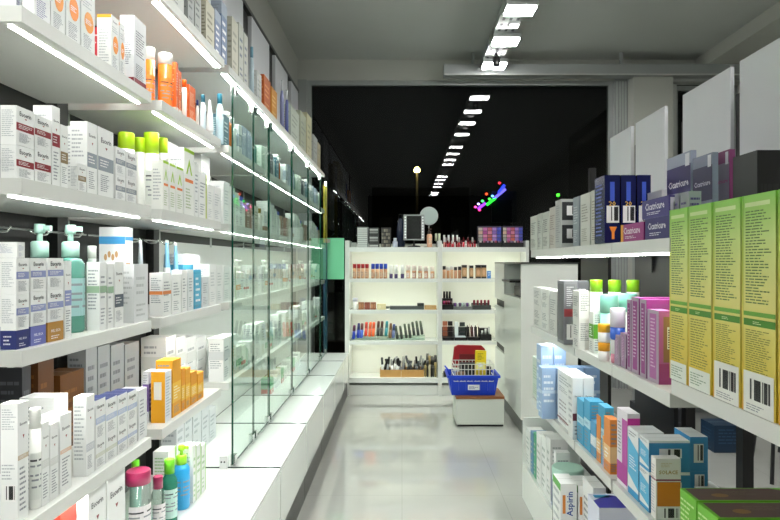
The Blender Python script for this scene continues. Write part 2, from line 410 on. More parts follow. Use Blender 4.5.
for u, v, h, n in ((558, 195, '30ff20', 'green'), (511.5, 211, 'ff5020', 'red')):
    x, z = P3(u, v, 12.8); b = empty('signal_light', (x, 12.8, -.12)); reg(b, f'small {n} signal light on thin post', 'outside the window', 'light')
    MB().lathe([(.02, 0), (.02, z+.09)], M_black, 8).build('post', b)
    MB().lathe([(.001, z+.09), (.03, z+.1), (.035, z+.12), (.03, z+.14), (.001, z+.15)], emit('sig', h, 12 if n == 'green' else 3), 10).build('lamp', b)
# ------------------------------------------------------------------ ceiling lights
tr = empty('light_track', (.92, 0, 3.45)); reg(tr, 'long perforated metal light track', 'hung below the ceiling', 'light track')
t = MB().box(-.1, .1, -5.5, 6.35, 0, .02, M_alu).box(-.1, -.094, -5.5, 6.35, .02, .06, M_alu).box(.094, .1, -5.5, 6.35, .02, .06, M_alu)
for y in [i*.12 for i in range(20, 53)]:
    for x in (-.06, 0, .06): t.box(x-.012, x+.012, y, y+.05, -.001, .0, mat('55595a'))
t.build('rail', tr)
for y in (-4, -1.5, 1, 3.4, 5.8): MB().tube([(0, y, .02), (0, y, CEIL-3.45)], .006, M_alu, 6).build('hanger', tr)
for y in (-4.4, -3.9, -2.6, -1.9, -1.2, -.6, 1.12, 1.7, 2.35, 3.0, 4.04, 4.8, 5.48, 6.15):
    x = .945; e = empty('ceiling_light', (x, y, 3.4))
    vis = y > 4.5
    reg(e, 'rectangular white LED panel light on track', 'under the ceiling', 'ceiling light', 'LED panel lights along the ceiling track')
    MB().box(-.125, .125, -.11, .11, .012, .049, M_alu).build('housing', e)
    MB().box(-.112, .112, -.085, .085, 0, .011, M_panel).build('diffuser', e)
for x, y in ((.93, 5.9),):
    e = empty('ceiling_spotlight', (x, y, 3.45)); reg(e, 'small black spotlight between LED panels', 'on the track', 'spotlight')
    MB().lathe([(.012, -.03), (.012, 0)], M_black, 8).build('stem', e)
    MB().lathe([(.035, -.12), (.038, -.11), (.034, -.04), (.02, -.03)], M_black, 14).build('lamp_body', e)
for y in (4.4, 5.15):
    e = empty('square_downlight', (.96, y, 3.42)); reg(e, 'small square downlight between LED panels', 'on the track', 'downlight')
    MB().box(-.045, .045, -.04, .04, .008, .029, M_alu).build('housing', e); MB().box(-.035, .035, -.03, .03, 0, .0075, emit('downlight_glow', 'fffffa', 4)).build('diffuser', e)
# ------------------------------------------------------------------ left wall display
XS = -.80      # front plane of left shelves
LV = dict(B=2.31, A=1.94, S2=1.577, S3=1.213, S4=.842, BASE=.452)
MODS = [(.42, 1.18), (1.262, 1.915), (2.0, 2.652), (2.77, 3.50), (3.53, 4.24), (4.27, 4.98), (5.01, 5.72), (5.75, 6.2)]
MN = ['at near end', 'first section', 'second section', 'behind first glass', 'behind second glass', 'behind third glass', 'behind fourth glass', 'at far end']
bp = MB().box(XL+.002, XL+.02, .3, 6.46, .17, 3.22, M_panelw); bp.box(XL+.0201, XL+.0206, 2.74, 6.2, .453, 1.5, mat('dfe4e0', .4)); bpo = bp.build('wall_panel')
reg(bpo, 'long dark grey panel', 'behind the left shelves', 'wall panel')
tm = MB().box(XL+.002, XL+.05, .3, 6.46, 3.221, 3.25, mat('3a3c3a', .4)).build('panel_rail'); reg(tm, 'thin dark rail', 'along top of left wall panel', 'rail')
def hdr(y0, y1, i):
    o = MB().box(XL+.021, XL+.05, y0, y1, 2.36, 3.215, M_card).build('header_board'); reg(o, 'large white header board', 'above top left shelf', 'header board')
for i, (a, b) in enumerate(((1.0, 1.9), (1.98, 2.7), (2.8, 3.5), (3.52, 4.19), (4.43, 5.02), (5.26, 5.82), (6.02, 6.4))): hdr(a, b, i)
LVN = dict(B='top', A='second', S2='third', S3='fourth', S4='fifth')
for mi_, (y0, y1) in enumerate(MODS):
    for k in ('B', 'A', 'S2', 'S3', 'S4'):
        z = LV[k]
        if k == 'B' and mi_ in (1, 3, 4, 5, 6): ya, yb = y0, MODS[mi_+1][0]-.004
        elif k == 'B' and mi_ == 2: ya, yb = y0-.0, y1+.05
        else: ya, yb = y0, y1
        e = empty('wall_shelf', (XS, ya, z)); reg(e, f'{LVN[k]} white lit wall shelf from top', f'on left wall {MN[mi_]}', 'shelf', 'lit shelves of the left wall display')
        L = yb-ya
        MB().box(-.335, 0, 0, L, -.034, 0, M_shelf).build('board', e)
        wd = .026 if k == 'B' else (.011 if mi_ < 3 else .008)
        MB().box(-.04, -.04+wd, .015, L-.015, -.0385, -.0342, M_led, mx=M_alu, my=M_alu).build('led_strip', e)
        br = MB().box(-.337, -.335, .02, .05, -.09, 0, M_alu)
        br.build('bracket', e)
# rail with hooks under third shelf
for y0, y1, n in ((1.25, 2.0, 'first section'), (2.0, 2.72, 'second section')):
    e = empty('hook_rail', (-1.05, y0, 1.49)); reg(e, 'thin chrome rail with hooks', f'under third left shelf {n}', 'rail')
    MB().tube([(0, 0, 0), (0, y1-y0-.01, 0)], .004, M_chrome, 8).build('rod', e)
    for i in range(4): MB().tube([(0, .1+i*.17, 0), (.02, .1+i*.17, -.015), (.05, .1+i*.17, -.012), (.06, .1+i*.17, .0)], .003, M_chrome, 6).build('hook', e)
# base cabinets
BM = [(.35, 1.255), (1.26, 1.995), (2.0, 2.765), (2.77, 3.525), (3.53, 4.265), (4.27, 5.005), (5.01, 5.745), (5.75, 6.27)]
for i, (a, b) in enumerate(BM):
    e = empty('base_cabinet', (-.56, a, 0)); reg(e, 'white glossy base cabinet', f'along left wall {MN[i]}', 'cabinet', 'white base cabinets along the left wall')
    L = b-a
    MB().box(-.575, -.02, 0, L, .17, .434, mat('6a6e6a', .4)).build('body', e)
    MB().box(-.575, 0, .0062, L-.0062, .435, LV['BASE'], M_gloss).build('top', e)
    MB().box(-.019, 0, .006, L-.006, .165, .43, M_gloss).build('door', e)
    MB().box(-.575, -.012, 0, L, 0, .164, mat('454644', .4)).build('plinth', e)
    if i: MB().box(-.575, -.003, -.006, .006, .4355, .4527, mat('1c2a24', .2)).build('gap_strip', e)  # dark strip fills the open gap between tops, painting its shade
# glass doors
GD = [(2.772, 3.158, 2.262), (3.164, 3.515, 2.262), (3.535, 4.245, 2.262), (4.275, 4.985, 2.262), (5.015, 5.725, 2.262), (5.755, 6.19, 2.262)]
for i, (a, b, zt) in enumerate(GD):
    e = empty('glass_door', (XS+.012, a, LV['BASE']+.012)); reg(e, 'frameless clear glass cabinet door', 'of the left wall display', 'glass door', 'glass doors of the left display')
    L = b-a; H = zt-LV['BASE']-.04
    g = MB(); g.box(0, .009, 0, L, 0, H, M_gedge, mx=M_glass); g.build('pane', e)
    for y in (.012, L-.045):
        for z in (0, H-.05): MB().box(-.008, .016, y, y+.03, z-.008, z+.04, M_chrome).build('hinge', e)
# divider plate at the first glass door
e = MB().box(-.835, -.8, 2.745, 2.755, .4525, .51, mat('dfe2e0', .3)); 
for x in (-.826, -.812): e.lathe([(.004, 2.742), (.004, 2.745)], INK, 8, c=(x, 0, .485), axis='y')
reg(e.build('hinge_plate'), 'small white hinge plate with two screws', 'beside first glass door', 'hinge plate')
# dark divider posts between the sections
for y in (1.215, 1.955, 2.70):
    o = MB().box(XL+.021, XL+.055, y-.03, y+.03, .453, 2.27, M_dark).build('upright_post'); reg(o, 'dark slotted upright post', 'on left wall panel', 'post')
# end post of the cabinet (yellow above, blue below) and green sheet
o = MB().box(-.815, -.78, 6.215, 6.25, .453, 1.1, mat('1d4a66', .3)).box(-.815, -.78, 6.215, 6.25, 1.1, 1.6, mat('1d3a66', .3)).box(-.815, -.78, 6.215, 6.25, 1.6, 2.2, mat('b8a51e', .3)).build('end_post')
reg(o, 'slim upright post, yellow above and blue below', 'at far end of glass cabinets', 'post')
e = empty('green_sheet', (-.70, 6.262, 1.22)); reg(e, 'plain mint green sheet hanging', 'beside the back display unit', 'sheet')
MB().box(-.1, .096, 0, .008, 0, .43, M_green).build('panel', e); MB().box(-.08, -.05, -.02, .0, .38, .42, M_alu).build('clip', e)
# ------------------------------------------------------------------ product placing, left
def LD(u, s=.02): return F*(-XS+s)/(CU-u)
def rc(u0, u1, s, diam, zz, yc):
    if diam: return diam/2, (XS-s-diam/2, yc, zz)
    uc = (u0+u1)/2; d = LD(uc, s)
    for _ in range(4): r = (u1-u0)*d/F/2; d = F*(-XS+s+r)/(CU-uc)
    return r, (XS-s-r, d, zz)
def L(shelf, u0, u1, vt=None, h=None, s=.02, dep=None, un=None, name='cosmetic_carton', style=None, look='white carton', sec=None, z=None, kind='carton', gap=.0015, **k):
    """u0,u1: near and far edges of the aisle-facing side; vt: pixel row of its near top corner; s: how far behind the shelf edge; un: left end of the near face"""
    zz = (LV[shelf] if z is None else z)+.0006
    d0, d1 = LD(u0, s), LD(u1, s)
    if vt is not None: h = CZ-(vt-CV)*d0/F-zz
    h = max(.02, h)
    if un is not None: dep = (CU-un)*d0/F-(-XS+s)
    if dep is None: dep = min(.06, (d1-d0))
    dep = max(.02, min(dep, .29-s))
    wy = max(.012, d1-d0-gap); yc = (d0+d1)/2; xc = XS-s-dep/2
    where = sec or ((dict(B='on top left shelf', A='on second left shelf', S2='on third left shelf', S3='on fourth left shelf', S4='on fifth left shelf', BASE='on left base cabinet')[shelf]) + (' behind glass' if d0 > 2.75 and shelf != 'B' else ''))
    if kind != 'carton' and vt is not None and not k.get('diam'): h = max(.02, CZ-(vt-CV)*rc(u0, u1, s, None, zz, yc)[1][1]/F-zz)
    if kind == 'carton':
        o = carton(name, (xc, yc, zz), dep, wy, h, 'L', style or s_lines()); cat = 'carton'
    elif kind == 'bottle':
        r, pc = rc(u0, u1, s, k.get('diam'), zz, yc); o = bottle(name, pc, r, h, k['body'], k['cap'], k.get('caph', .2), k.get('lab'), 'L', k.get('shape', 'round')); cat = 'bottle'
    elif kind == 'pump':
        r, pc = rc(u0, u1, s, k.get('diam'), zz, yc); o = pump_bottle(name, pc, r, h, k['body'], k['cap'], k.get('lab')); cat = 'pump bottle'
    elif kind == 'tube':
        r, pc = rc(u0, u1, s, k.get('diam'), zz, yc); o = tube(name, pc, 2*r, h, k['body'], k['cap'], k.get('stripe')); cat = 'tube'
    reg(o, look, where, cat)
    return zz+h
# ------------------------------------------------------------------ products on the left wall
def s_sun(orange='f0921e', base='e9ebe9'):
    om = mat(orange)
    def A(f):
        f.text('Eucerin', .5, .9, .5, INK, 1); f.ell(.55, .5, .34, .16, om, 1); f.lines(.15, .08, .85, .3, 5, GREY, 1); f.lines(.3, .46, .8, .54, 2, mat('ffffff'), 2)
        f.lines(.1, .7, .8, .82, 2, MGREY, 1)
    return dict(A=A, N=lambda f: (f.lines(.15, .15, .85, .85, 8, MGREY, 1), f.rect(.0, .94, 1, 1, om)), base=mat(base))
purple = s_lines('e6e8ee', '6f78b8', 9)
orangeC = s_lines('e8661a', 'f8c8a0', 8, band='e9e4dc', bv=.02, bh=.1)
# second shelf from top, first section
L('A', 34, 50, h=.16, un=22, style=s_lines('eceeee', '7a80a8', 10), look='white carton with purple print lines')
L('A', 16, 22, h=.17, s=.06, dep=.06, style=purple, look='pale purple banded carton')
L('A', 51, 65, h=.17, dep=.05, style=s_sun(), look='silver white sunscreen carton with orange emblem')
L('A', 66, 80, h=.18, dep=.05, style=s_sun('f08a10'), look='silver white sunscreen carton with orange emblem')
L('A', 81, 95, h=.17, dep=.05, style=s_sun('f29a28'), look='silver white sunscreen carton with orange emblem')
L('A', 111, 119, vt=14, un=97, style=s_sun('f09018'), look='small white carton with orange swoosh')
L('A', 119.5, 125, vt=22, dep=.04, style=s_sun('f09018'), look='small white carton with orange swoosh')
L('A', 103, 112, h=.19, s=.13, dep=.1, style=s_lines('b0202a', 'e8d8d8', 6), look='red topped carton behind smaller ones')
L('A', 134, 146, h=.215, un=120, style=s_lines('e4e6e8', '70757c', 12, band='7a1a24', bv=0, bh=.12, side='dfe2e4'), look='tall grey white carton with dark red base')
# second section
OR = mat('ea6a14', .35); CAPW = mat('eceee8', .35)
labO = mat('f08030', .4)
L('A', 168, 172, h=.13, s=.16, style=orangeC, look='orange carton behind the bottles', dep=.04)
L('A', 158.5, 172, vt=54, kind='bottle', name='sunscreen_bottle', body=OR, cap=CAPW, lab=labO, shape='straight', look='orange sunscreen bottle with white cap', s=.03)
L('A', 176, 178.3, vt=62, s=.02, dep=.045, style=orangeC, look='slim tall orange sunscreen carton')
L('A', 178.5, 181.5, vt=70, s=.02, dep=.045, style=orangeC, look='slim tall orange sunscreen carton')
L('A', 182, 186.5, vt=80, kind='bottle', name='sunscreen_bottle', body=CAPW, cap=OR, shape='straight', look='small white bottle with orange cap')
L('A', 189, 195.6, vt=84, un=184, style=orangeC, look='squat orange carton with pale print')
L('A', 196, 199, vt=100, kind='bottle', name='lotion_bottle', body=CAPW, cap=mat('2f4a88'), look='small white bottle with dark blue cap')
L('A', 200, 206, vt=95, kind='bottle', name='lotion_bottle', body=mat('cfe0e6', .3), cap=mat('2c6f86'), look='pale blue bottle with teal cap')
L('A', 206.3, 213.5, vt=100, kind='tube', name='cream_tube', body=mat('e8ecec'), cap=mat('dfe3e3'), look='white cream tube standing upright')
L('A', 216, 223.5, vt=94, kind='bottle', name='lotion_bottle', body=mat('b9d3dc', .25), cap=mat('2c7a92'), look='large light blue bottle with teal cap')
# orange ones standing between the two sections
L('A', 144.5, 154.6, vt=48, kind='bottle', name='sunscreen_bottle', body=OR, cap=CAPW, lab=labO, shape='straight', look='slim orange bottle with white cap', s=.09)
# third shelf, first section
redb = s_logo('8a1c28', .38, .2); brnb = s_logo('8a7550', .4, .18); gryb = s_logo('8f98a0', .38, .2)
zt = L('S2', 16, 34, h=.072, un=0, style=redb, look='white cream carton with dark red band, lower,', s=.02)
L('S2', 16, 34, vt=105, un=0, z=zt, style=redb, look='white cream carton with dark red band, upper,', s=.02)
zt = L('S2', 34.5, 51, h=.08, dep=.06, style=redb, look='white cream carton with dark red band, lower,')
L('S2', 34.5, 51, vt=114, z=zt, dep=.06, style=redb, look='white cream carton with dark red band, upper,')
L('S2', 52, 60, vt=105, dep=.045, style=s_logo('8a1c28', .5, .16), look='tall slim white carton with red band')
L('S2', 60.5, 68, vt=124, dep=.05, style=brnb, look='slim white carton with brown band')
zt = L('S2', 78, 86, vt=163, un=70, style=brnb, look='small white carton with brown band')
def NB(f): f.bar(.15, .02, .9, .4, 2); f.lines(.1, .5, .9, .9, 4, MGREY, 1)
L('S2', 87, 97, vt=121, un=70, s=.022, style=dict(gryb, N=NB), look='large white carton with barcode side')
L('S2', 98, 113.5, vt=126, dep=.09, style=gryb, look='large white carton with grey band')
for i, (a, b) in enumerate(((115.5, 125.5), (126, 136.5))):
    zt = L('S2', a, b, h=.074, dep=.055, style=gryb, look='small white carton with grey band, lower,')
    L('S2', a, b, vt=146+i*5, z=zt, dep=.055, style=gryb, look='small white carton with grey band, upper,')
LIME = mat('b7e01e', .35); WB = mat('eceee9', .35)
wl = mat('e4e8e2', .4)
L('S2', 118.5, 134, vt=133, kind='bottle', name='shampoo_bottle', body=WB, cap=LIME, s=.1, caph=.22, shape='straight', look='white bottle with lime cap behind cartons')
L('S2', 134.8, 145, vt=138, kind='bottle', name='shampoo_bottle', body=WB, cap=LIME, s=.1, caph=.2, shape='straight', look='white bottle with lime cap behind cartons')
L('S2', 159, 167.5, vt=138, kind='bottle', name='shampoo_bottle', body=WB, cap=LIME, s=.1, caph=.2, shape='straight', look='white bottle with lime cap behind cartons')
L('S2', 144.3, 158.5, vt=133, kind='bottle', name='shampoo_bottle', body=WB, cap=LIME, lab=wl, caph=.27, look='large white bottle with lime cap', s=.06, shape='straight')
def s_lime():
    g = mat('9cc81e'); o = mat('e07a38')
    def A(f):
        f.poly([(.5, .86), (.2, .62), (.32, .62), (.5, .76), (.68, .62), (.8, .62)], g, 1); f.rect(.1, .5, .9, .55, o, 1); f.lines(.15, .1, .85, .42, 4, mat('a9b892'), 1); f.rect(0, .95, 1, 1, g, 1)
    return dict(A=A, N=lambda f: f.lines(.15, .2, .85, .85, 6, MGREY, 1), base=mat('eceee9'))
slm = s_lime()
L('S2', 163, 168.5, vt=160, dep=.04, style=slm, look='small white carton with lime chevron')
L('S2', 169.5, 175.5, vt=163, dep=.04, style=slm, look='small white carton with lime chevron')
L('S2', 176.3, 183, vt=166, dep=.04, style=slm, look='small white carton with lime chevron')
L('S2', 184, 194, vt=147, dep=.06, style=slm, look='tall white carton with lime top edge')
L('S2', 168, 178, vt=141, s=.14, dep=.08, style=s_lines(), look='tall plain white carton in back')
L('S2', 194.5, 198.5, vt=163, dep=.04, style=s_lines(), look='slim white carton')
L('S2', 199, 206.5, vt=172, dep=.04, style=s_lines(stripe='b8c84a'), look='white carton with thin lime stripe')
L('S2', 207.5, 213, vt=184, dep=.07, style=s_lines(ink='c2c6c8'), look='plain white wide carton')
L('S2', 213.5, 221, vt=186, dep=.07, style=s_lines(ink='c2c6c8'), look='plain white wide carton')
L('S2', 201, 210, vt=150, s=.14, dep=.1, style=s_lines(ink='c2c6c8'), look='tall white carton in back')
# fourth shelf, first section: three columns
lil = s_logo('8f98c4', .42, .2)
def small_base(c, t, ink='e8e8f0'):
    return dict(A=lambda f: (f.text(t, .5, .55, .6, mat(ink), 1), f.lines(.2, .12, .8, .34, 1, mat(ink), 1)), N=lambda f: f.lines(.2, .2, .8, .8, 2, mat(ink), 1), base=mat(c))
for a, b, un, c, v0, vm in ((16, 29, 0, '26306e', 331, 295), (30.5, 46, None, '6a70b4', 327, 292), (47.5, 63.5, None, 'b08238', 323, 290)):
    nm = {'26306e': 'navy', '6a70b4': 'lilac', 'b08238': 'gold'}[c]; kw = dict(un=un) if un is not None else dict(dep=.075)
    z1 = L('S3', a, b, vt=v0, style=small_base(c, 'PIEL SECA'), look=f'flat {nm} carton under stacked white ones', **kw)
    z2 = L('S3', a, b, vt=vm, z=z1, style=lil, look=f'white lilac banded carton above the {nm} one, lower,', **kw)
    z3 = L('S3', a, b, vt=258+ (0 if un is not None else 0), z=z2, style=lil, look=f'white lilac banded carton above the {nm} one, upper,', **kw)
    if un is not None: L('S3', a+1, b-4, vt=242, z=z3, dep=.07, style=s_lines(ink='aab0c0'), look='small plain white carton topping the stack')
L('S3', 64.5, 71.5, vt=261, dep=.04, style=lil, look='tall slim white carton with lilac band')
PT = mat('b4dcd0', .3)
L('S3', 26.5, 53, vt=224, kind='pump', name='pump_bottle', body=M_teal, cap=PT, s=.1, look='tall translucent teal pump bottle', lab=mat('cfe4de'))
L('S3', 57.5, 83.5, vt=225, kind='pump', name='pump_bottle', body=M_teal, cap=PT, s=.05, look='tall translucent teal pump bottle', lab=mat('9cc4c4'))
L('S3', 86, 98, vt=246, kind='bottle', name='toner_bottle', body=M_milk, cap=CAPW, lab=mat('b9cfb4'), s=.06, look='clear toner bottle with white cap', caph=.15)
L('S3', 99.5, 106.5, vt=262, dep=.035, style=s_lines(band='9ab89a', bv=.55), look='slim white carton with green band')
L('S3', 107.5, 113.5, vt=264, dep=.035, style=s_lines(band='9ab89a', bv=.55), look='slim white carton with green band')
def bigblue():
    bl = mat('4aa0d8'); br = mat('caa070')
    def N(f):
        f.rect(0, .82, 1, .9, bl); 
        for i in range(4): f.ell(.25+i*.14, .68+.03*(i % 2), .06, .035, br, 1)
        f.lines(.1, .5, .9, .6, 2, MGREY, 1)
    def A(f): f.rect(.1, .25, .6, .62, br, 1); f.rect(0, .86, 1, .9, bl, 1); f.rect(0, .22, 1, .27, bl, 1); f.lines(.1, .05, .9, .18, 2, GREY, 1)
    return dict(N=N, A=A, base=mat('eceeee'))
L('S3', 125, 133, vt=227, un=99, s=.07, style=bigblue(), look='large white carton with blue bands')
L('S3', 114.5, 123.5, vt=262, dep=.04, style=s_logo('55606c', .3, .2), look='white carton with slate grey bands')
for a, b in ((134, 148.5),):
    L('S3', a, b-.5, vt=264, s=.02, dep=.045, style=s_lines('d9dcdc', 'b8bcbc', 4), look='plain pale grey carton')
L('S3', 162.5, 171, vt=273, dep=.045, style=s_lines(band='e08848', bv=.5, bh=.08), look='white carton with orange mark')
TB = mat('eef0ef', .35); SV = mat('b9c4c8', .3)
L('S3', 137, 144, vt=240, kind='tube', name='cream_tube', body=TB, cap=SV, s=.12, look='white cream tube with silver stripe', stripe=SV)
L('S3', 163, 171, vt=240, kind='tube', name='cream_tube', body=TB, cap=SV, s=.12, look='white cream tube with silver stripe', stripe=mat('7ab0cc'))
L('S3', 172.5, 179, vt=243, kind='tube', name='cream_tube', body=TB, cap=SV, s=.1, look='white cream tube with silver stripe', stripe=mat('7ab0cc'))
L('S3', 172, 181, vt=275, dep=.04, style=s_lines(), look='white carton with fine print')
L('S3', 182, 187, vt=270, dep=.04, style=s_lines(), look='white carton with fine print')
L('S3', 188, 193.5, vt=270, dep=.04, style=s_lines('e2e6e6'), look='white carton with fine print')
L('S3', 183, 200, vt=254, s=.1, dep=.08, style=s_block('e8ecee', '3fa4c8', .1, .8, 'dff0f8'), look='large carton with blue front')
L('S3', 194.5, 201, vt=270, dep=.05, style=s_block('3fa0c4', '58b4d4', .1, .9), look='blue slim carton')
L('S3', 202, 208.5, vt=277, dep=.05, style=s_lines('d8dcdc'), look='pale grey small carton')
L('S3', 209.5, 216, vt=264, dep=.07, style=s_lines(ink='c4c8ca'), look='white wide carton')
L('S3', 216.5, 223, vt=265, dep=.07, style=s_lines(ink='c4c8ca'), look='white wide carton')
# fifth shelf, first section
def NBig(f): f.lines(.1, .78, .9, .96, 5, MGREY, 1); f.bar(.1, .18, .92, .32, 2); f.lines(.1, .36, .9, .5, 3, MGREY, 1)
L('S4', 17.5, 28.5, vt=404, un=0, dep=.08, style=dict(s_logo('c9b8a0', .52, .04), N=NBig), look='tall white carton with barcode side', s=.02)
L('S4', 30, 40.5, vt=408, kind='bottle', name='lotion_bottle', body=WB, cap=WB, shape='straight', lab=wl, look='white cylindrical lotion bottle', caph=.2)
L('S4', 41.5, 49.5, vt=424, dep=.05, style=s_logo('dadcd8', .45, .1), look='white carton with pale band')
L('S4', 50, 58.5, vt=425, dep=.05, style=s_logo('dadcd8', .45, .1), look='white carton with pale band')
L('S4', 60, 71.5, vt=416, dep=.05, style=s_logo('e0c0a8', .5, .05), look='taller white carton with thin peach line')
L('S4', 86, 94.5, vt=397, un=73, style=s_logo('c8ccd0', .3, .1), look='tall wide white carton with plain side')
for i, (a, b, v) in enumerate(((95.5, 105.5, 401), (106, 117, 400), (117.5, 127, 396), (127.5, 137, 393))):
    stl = s_logo('d5d8c8' if i < 2 else 'b8c4dc', .4, .14)
    z1 = L('S4', a, b, h=.075, dep=.06, style=stl, look='small white carton, lower of stack,')
    L('S4', a, b, vt=v, z=z1, dep=.06, style=s_logo('b8c4dc', .4, .16, top='1a2a5c'), look='small white carton with navy lid, upper,')
L('S4', 54, 68, vt=398, s=.1, dep=.09, style=s_lines(), look='white carton behind the front row')
L('S4', 138.5, 147, vt=391, dep=.07, style=s_lines('e4e6e6'), look='plain white carton at section end')
AM = mat('8a5a1c', .4); DK = mat('2e2f33', .4)
L('S4', 22, 31, vt=368, s=.2, dep=.08, style=s_lines('2c2d30', '55585c', 4), look='dark carton in the back')
L('S4', 38, 54, vt=362, s=.2, dep=.08, style=s_lines('4a2a0c', '6a4418', 4), look='tall amber brown carton in the back')  # brown darkened, the shade at the shelf back is in the colour
L('S4', 60, 84, vt=376, s=.2, dep=.08, style=s_lines('5a3610', '7a5020', 4), look='low amber brown carton in the back')  # shadow of the shelf painted into this brown as well
for i, (a, b) in enumerate(((86, 97), (98, 110), (111, 124), (125, 139))):
    L('S4', a, b, vt=348-i*1, s=.22, dep=.06, style=s_lines('9aa0a2', '6a7074', 5), look='tall grey carton in the back row')
# fifth shelf, second section
ye = lambda t='e9a41a': s_block(t, 'f2c040', .25, .6, 'fff4d0', 3)
L('S4', 148.3, 156, vt=372, un=144.5, s=.085, style=s_block('efeef2', '7a5aa0', .2, .75, 'd8c8e8'), look='white and purple carton')
L('S4', 165, 171.5, vt=372, un=151, style=dict(A=lambda f: f.lines(.1, .1, .9, .9, 8, MGREY, 1), N=lambda f: (f.rect(0, 0, 1, 1, mat('eca81c')), f.rect(.2, .45, .75, .8, mat('eceae0'), 1)), base=mat('e6e8ec')), look='white carton with yellow near side')
L('S4', 172.5, 181, vt=361, dep=.06, style=ye(), look='large yellow orange carton')
L('S4', 181.5, 185, vt=369, dep=.06, style=ye('e89818'), look='yellow orange carton')
L('S4', 185.5, 190.5, vt=369, dep=.06, style=ye('eca828'), look='yellow orange carton')
L('S4', 191, 197, vt=373, dep=.05, style=ye('e49a20'), look='yellow orange carton')
L('S4', 197.5, 203.5, vt=374, dep=.05, style=ye('eaa01c'), look='yellow orange carton')
for i, (a, b) in enumerate(((166, 175.5), (176.3, 185.5), (186.3, 196), (197, 206), (207, 214.5), (215, 222))):
    L('S4', a, b, vt=338, s=.14, dep=.1, style=s_lines('e8eae8', 'a8aeb0', 4, bar=False, band='d8dcd8', bv=.5, bh=.2), look='tall white rear carton')
# base cabinet, near
PK = mat('a02c58', .3); LG = mat('6fd02a', .35)
L('BASE', 60, 77, vt=507, s=.05, dep=.1, style=s_lines('cf3a2a', 'f0d8d0', 4), look='red carton')
L('BASE', 107, 125, vt=476, s=.02, dep=.13, style=s_logo('c8d4ec', .1, .12, top='24389a'), look='white carton with blue lid')
L('BASE', 88, 106, vt=484, s=.02, dep=.13, style=s_logo('c8d4ec', .1, .12, top='24389a'), look='white carton with blue lid')
pk = mat('e2dfe0')
L('BASE', 126.5, 150, vt=470, kind='bottle', name='micellar_bottle', body=M_clear, cap=PK, lab=pk, s=.03, caph=.16, shape='straight', look='large clear bottle with pink cap')
L('BASE', 151, 165, vt=476, kind='bottle', name='micellar_bottle', body=M_clear, cap=PK, lab=pk, s=.02, caph=.2, look='smaller clear bottle with pink cap')
L('BASE', 130, 141, vt=460, kind='bottle', name='cleanser_bottle', body=mat('7ac0b0', .3), cap=LG, s=.13, caph=.2, look='green capped bottle standing at the back')
L('BASE', 162, 177, vt=459, kind='bottle', name='cleanser_bottle', body=thin_glass('green_gel', '4fa890', 1.45, .6, '3f9a80', .1), cap=LG, s=.02, caph=.22, lab=mat('bcdcd2'), look='green gel bottle with lime cap')
L('BASE', 173.5, 189.5, vt=445, kind='pump', name='pump_bottle', body=mat('2f9fd8', .3), cap=mat('9ae02a', .35), s=.02, look='bright blue pump bottle with lime head', lab=mat('2f9fd8'))
sg = s_lines('eceeea', 'a8c89a', 5, stripe='9ad05a')
for i, (a, b) in enumerate(((168, 176), (193, 196), (196.5, 201), (201.5, 205.5))):
    L('BASE', a, b, vt=452 if i == 0 else 446, s=.13 if i == 0 else .02, dep=.06, style=sg, look='white carton with green edge' if i else 'white green edged carton behind bottles')
for i, (a, b) in enumerate(((176.5, 184), (184.5, 192), (193, 201), (202, 209), (209.5, 216))):
    L('BASE', a, b, vt=410, s=.21, dep=.07, style=s_lines('d4d8da', 'a8b0b4', 4), look='tall silver grey rear carton')
# ---- behind the glass doors
def row(shelf, y0, y1, specs, s=.03, hs=(.12, .2), seed=1):
    R = random.Random(seed); y = y0; i = 0
    while True:
        sp = specs[i % len(specs)]; w = sp.get('w', R.uniform(.055, .1)); h = sp.get('h', R.uniform(*hs))
        if y+w > y1: break
        skip = False
        for (a, b) in MODS:
            if a-.075 < y < a+.005: y = a+.012
        for (a, b) in MODS:
            if y < b < y+w: y = b+.05; skip = True
        if skip:
            for (a, b) in MODS:
                if a-.1 < y < a: y = a+.012
            if shelf != 'B': continue
            skip = False
        u0 = CU-F*(-XS+s)/y; u1 = CU-F*(-XS+s)/(y+w)
        kw = {k: v for k, v in sp.items() if k not in ('w', 'h')}
        if sp.get('kind'): kw['diam'] = w
        L(shelf, u0, u1, h=h, s=s, **kw); y += w+R.uniform(.004, .02); i += 1
wp = dict(style=s_lines(ink='c8ccce'), dep=.08)
def C(look, st, **k): return dict(look=look, style=st, dep=.07, **k)
def Bt(look, body, cap, **k): return dict(kind='bottle', name='lotion_bottle', look=look, body=body, cap=cap, **k)
row('A', 2.79, 6.15, [C('pale box with dark teal side', s_lines('3a6a78', 'b8d0d4', 5), h=.15, w=.09), Bt('amber brown bottle with white cap', mat('b0622a', .25), CAPW, h=.19, w=.075),
    Bt('milky white bottle with silver cap', mat('d9e0e0', .3), M_alu, h=.18, w=.07), C('white carton with grey panel', s_block('e4e8ea', '9aa6b0'), h=.16),
    C('pale blue grey carton', s_lines('a4b0c0', 'd0d8e0', 6), h=.17, w=.08), C('pale blue grey carton', s_lines('9aa8bc', 'd0d8e0', 6), h=.17, w=.08),
    C('light blue grey narrow carton', s_lines('b0bccc', 'e0e4ea', 6), h=.15, w=.06), Bt('green tinted bottle with black cap', mat('4f7f74', .3), M_black, h=.17, w=.06),
    C('pale green carton', s_lines('c4d4c8', '8aa090', 6), h=.15, w=.1), C('greenish white carton', s_lines('d4dcd4', '8aa090', 6), h=.16, w=.1), C('dark slate carton', s_lines('3f4a50', 'a0a8ac', 4), h=.14), 
    Bt('light grey bottle with dark cap', mat('c4ccca', .3), DK, h=.16, w=.06)], seed=3)
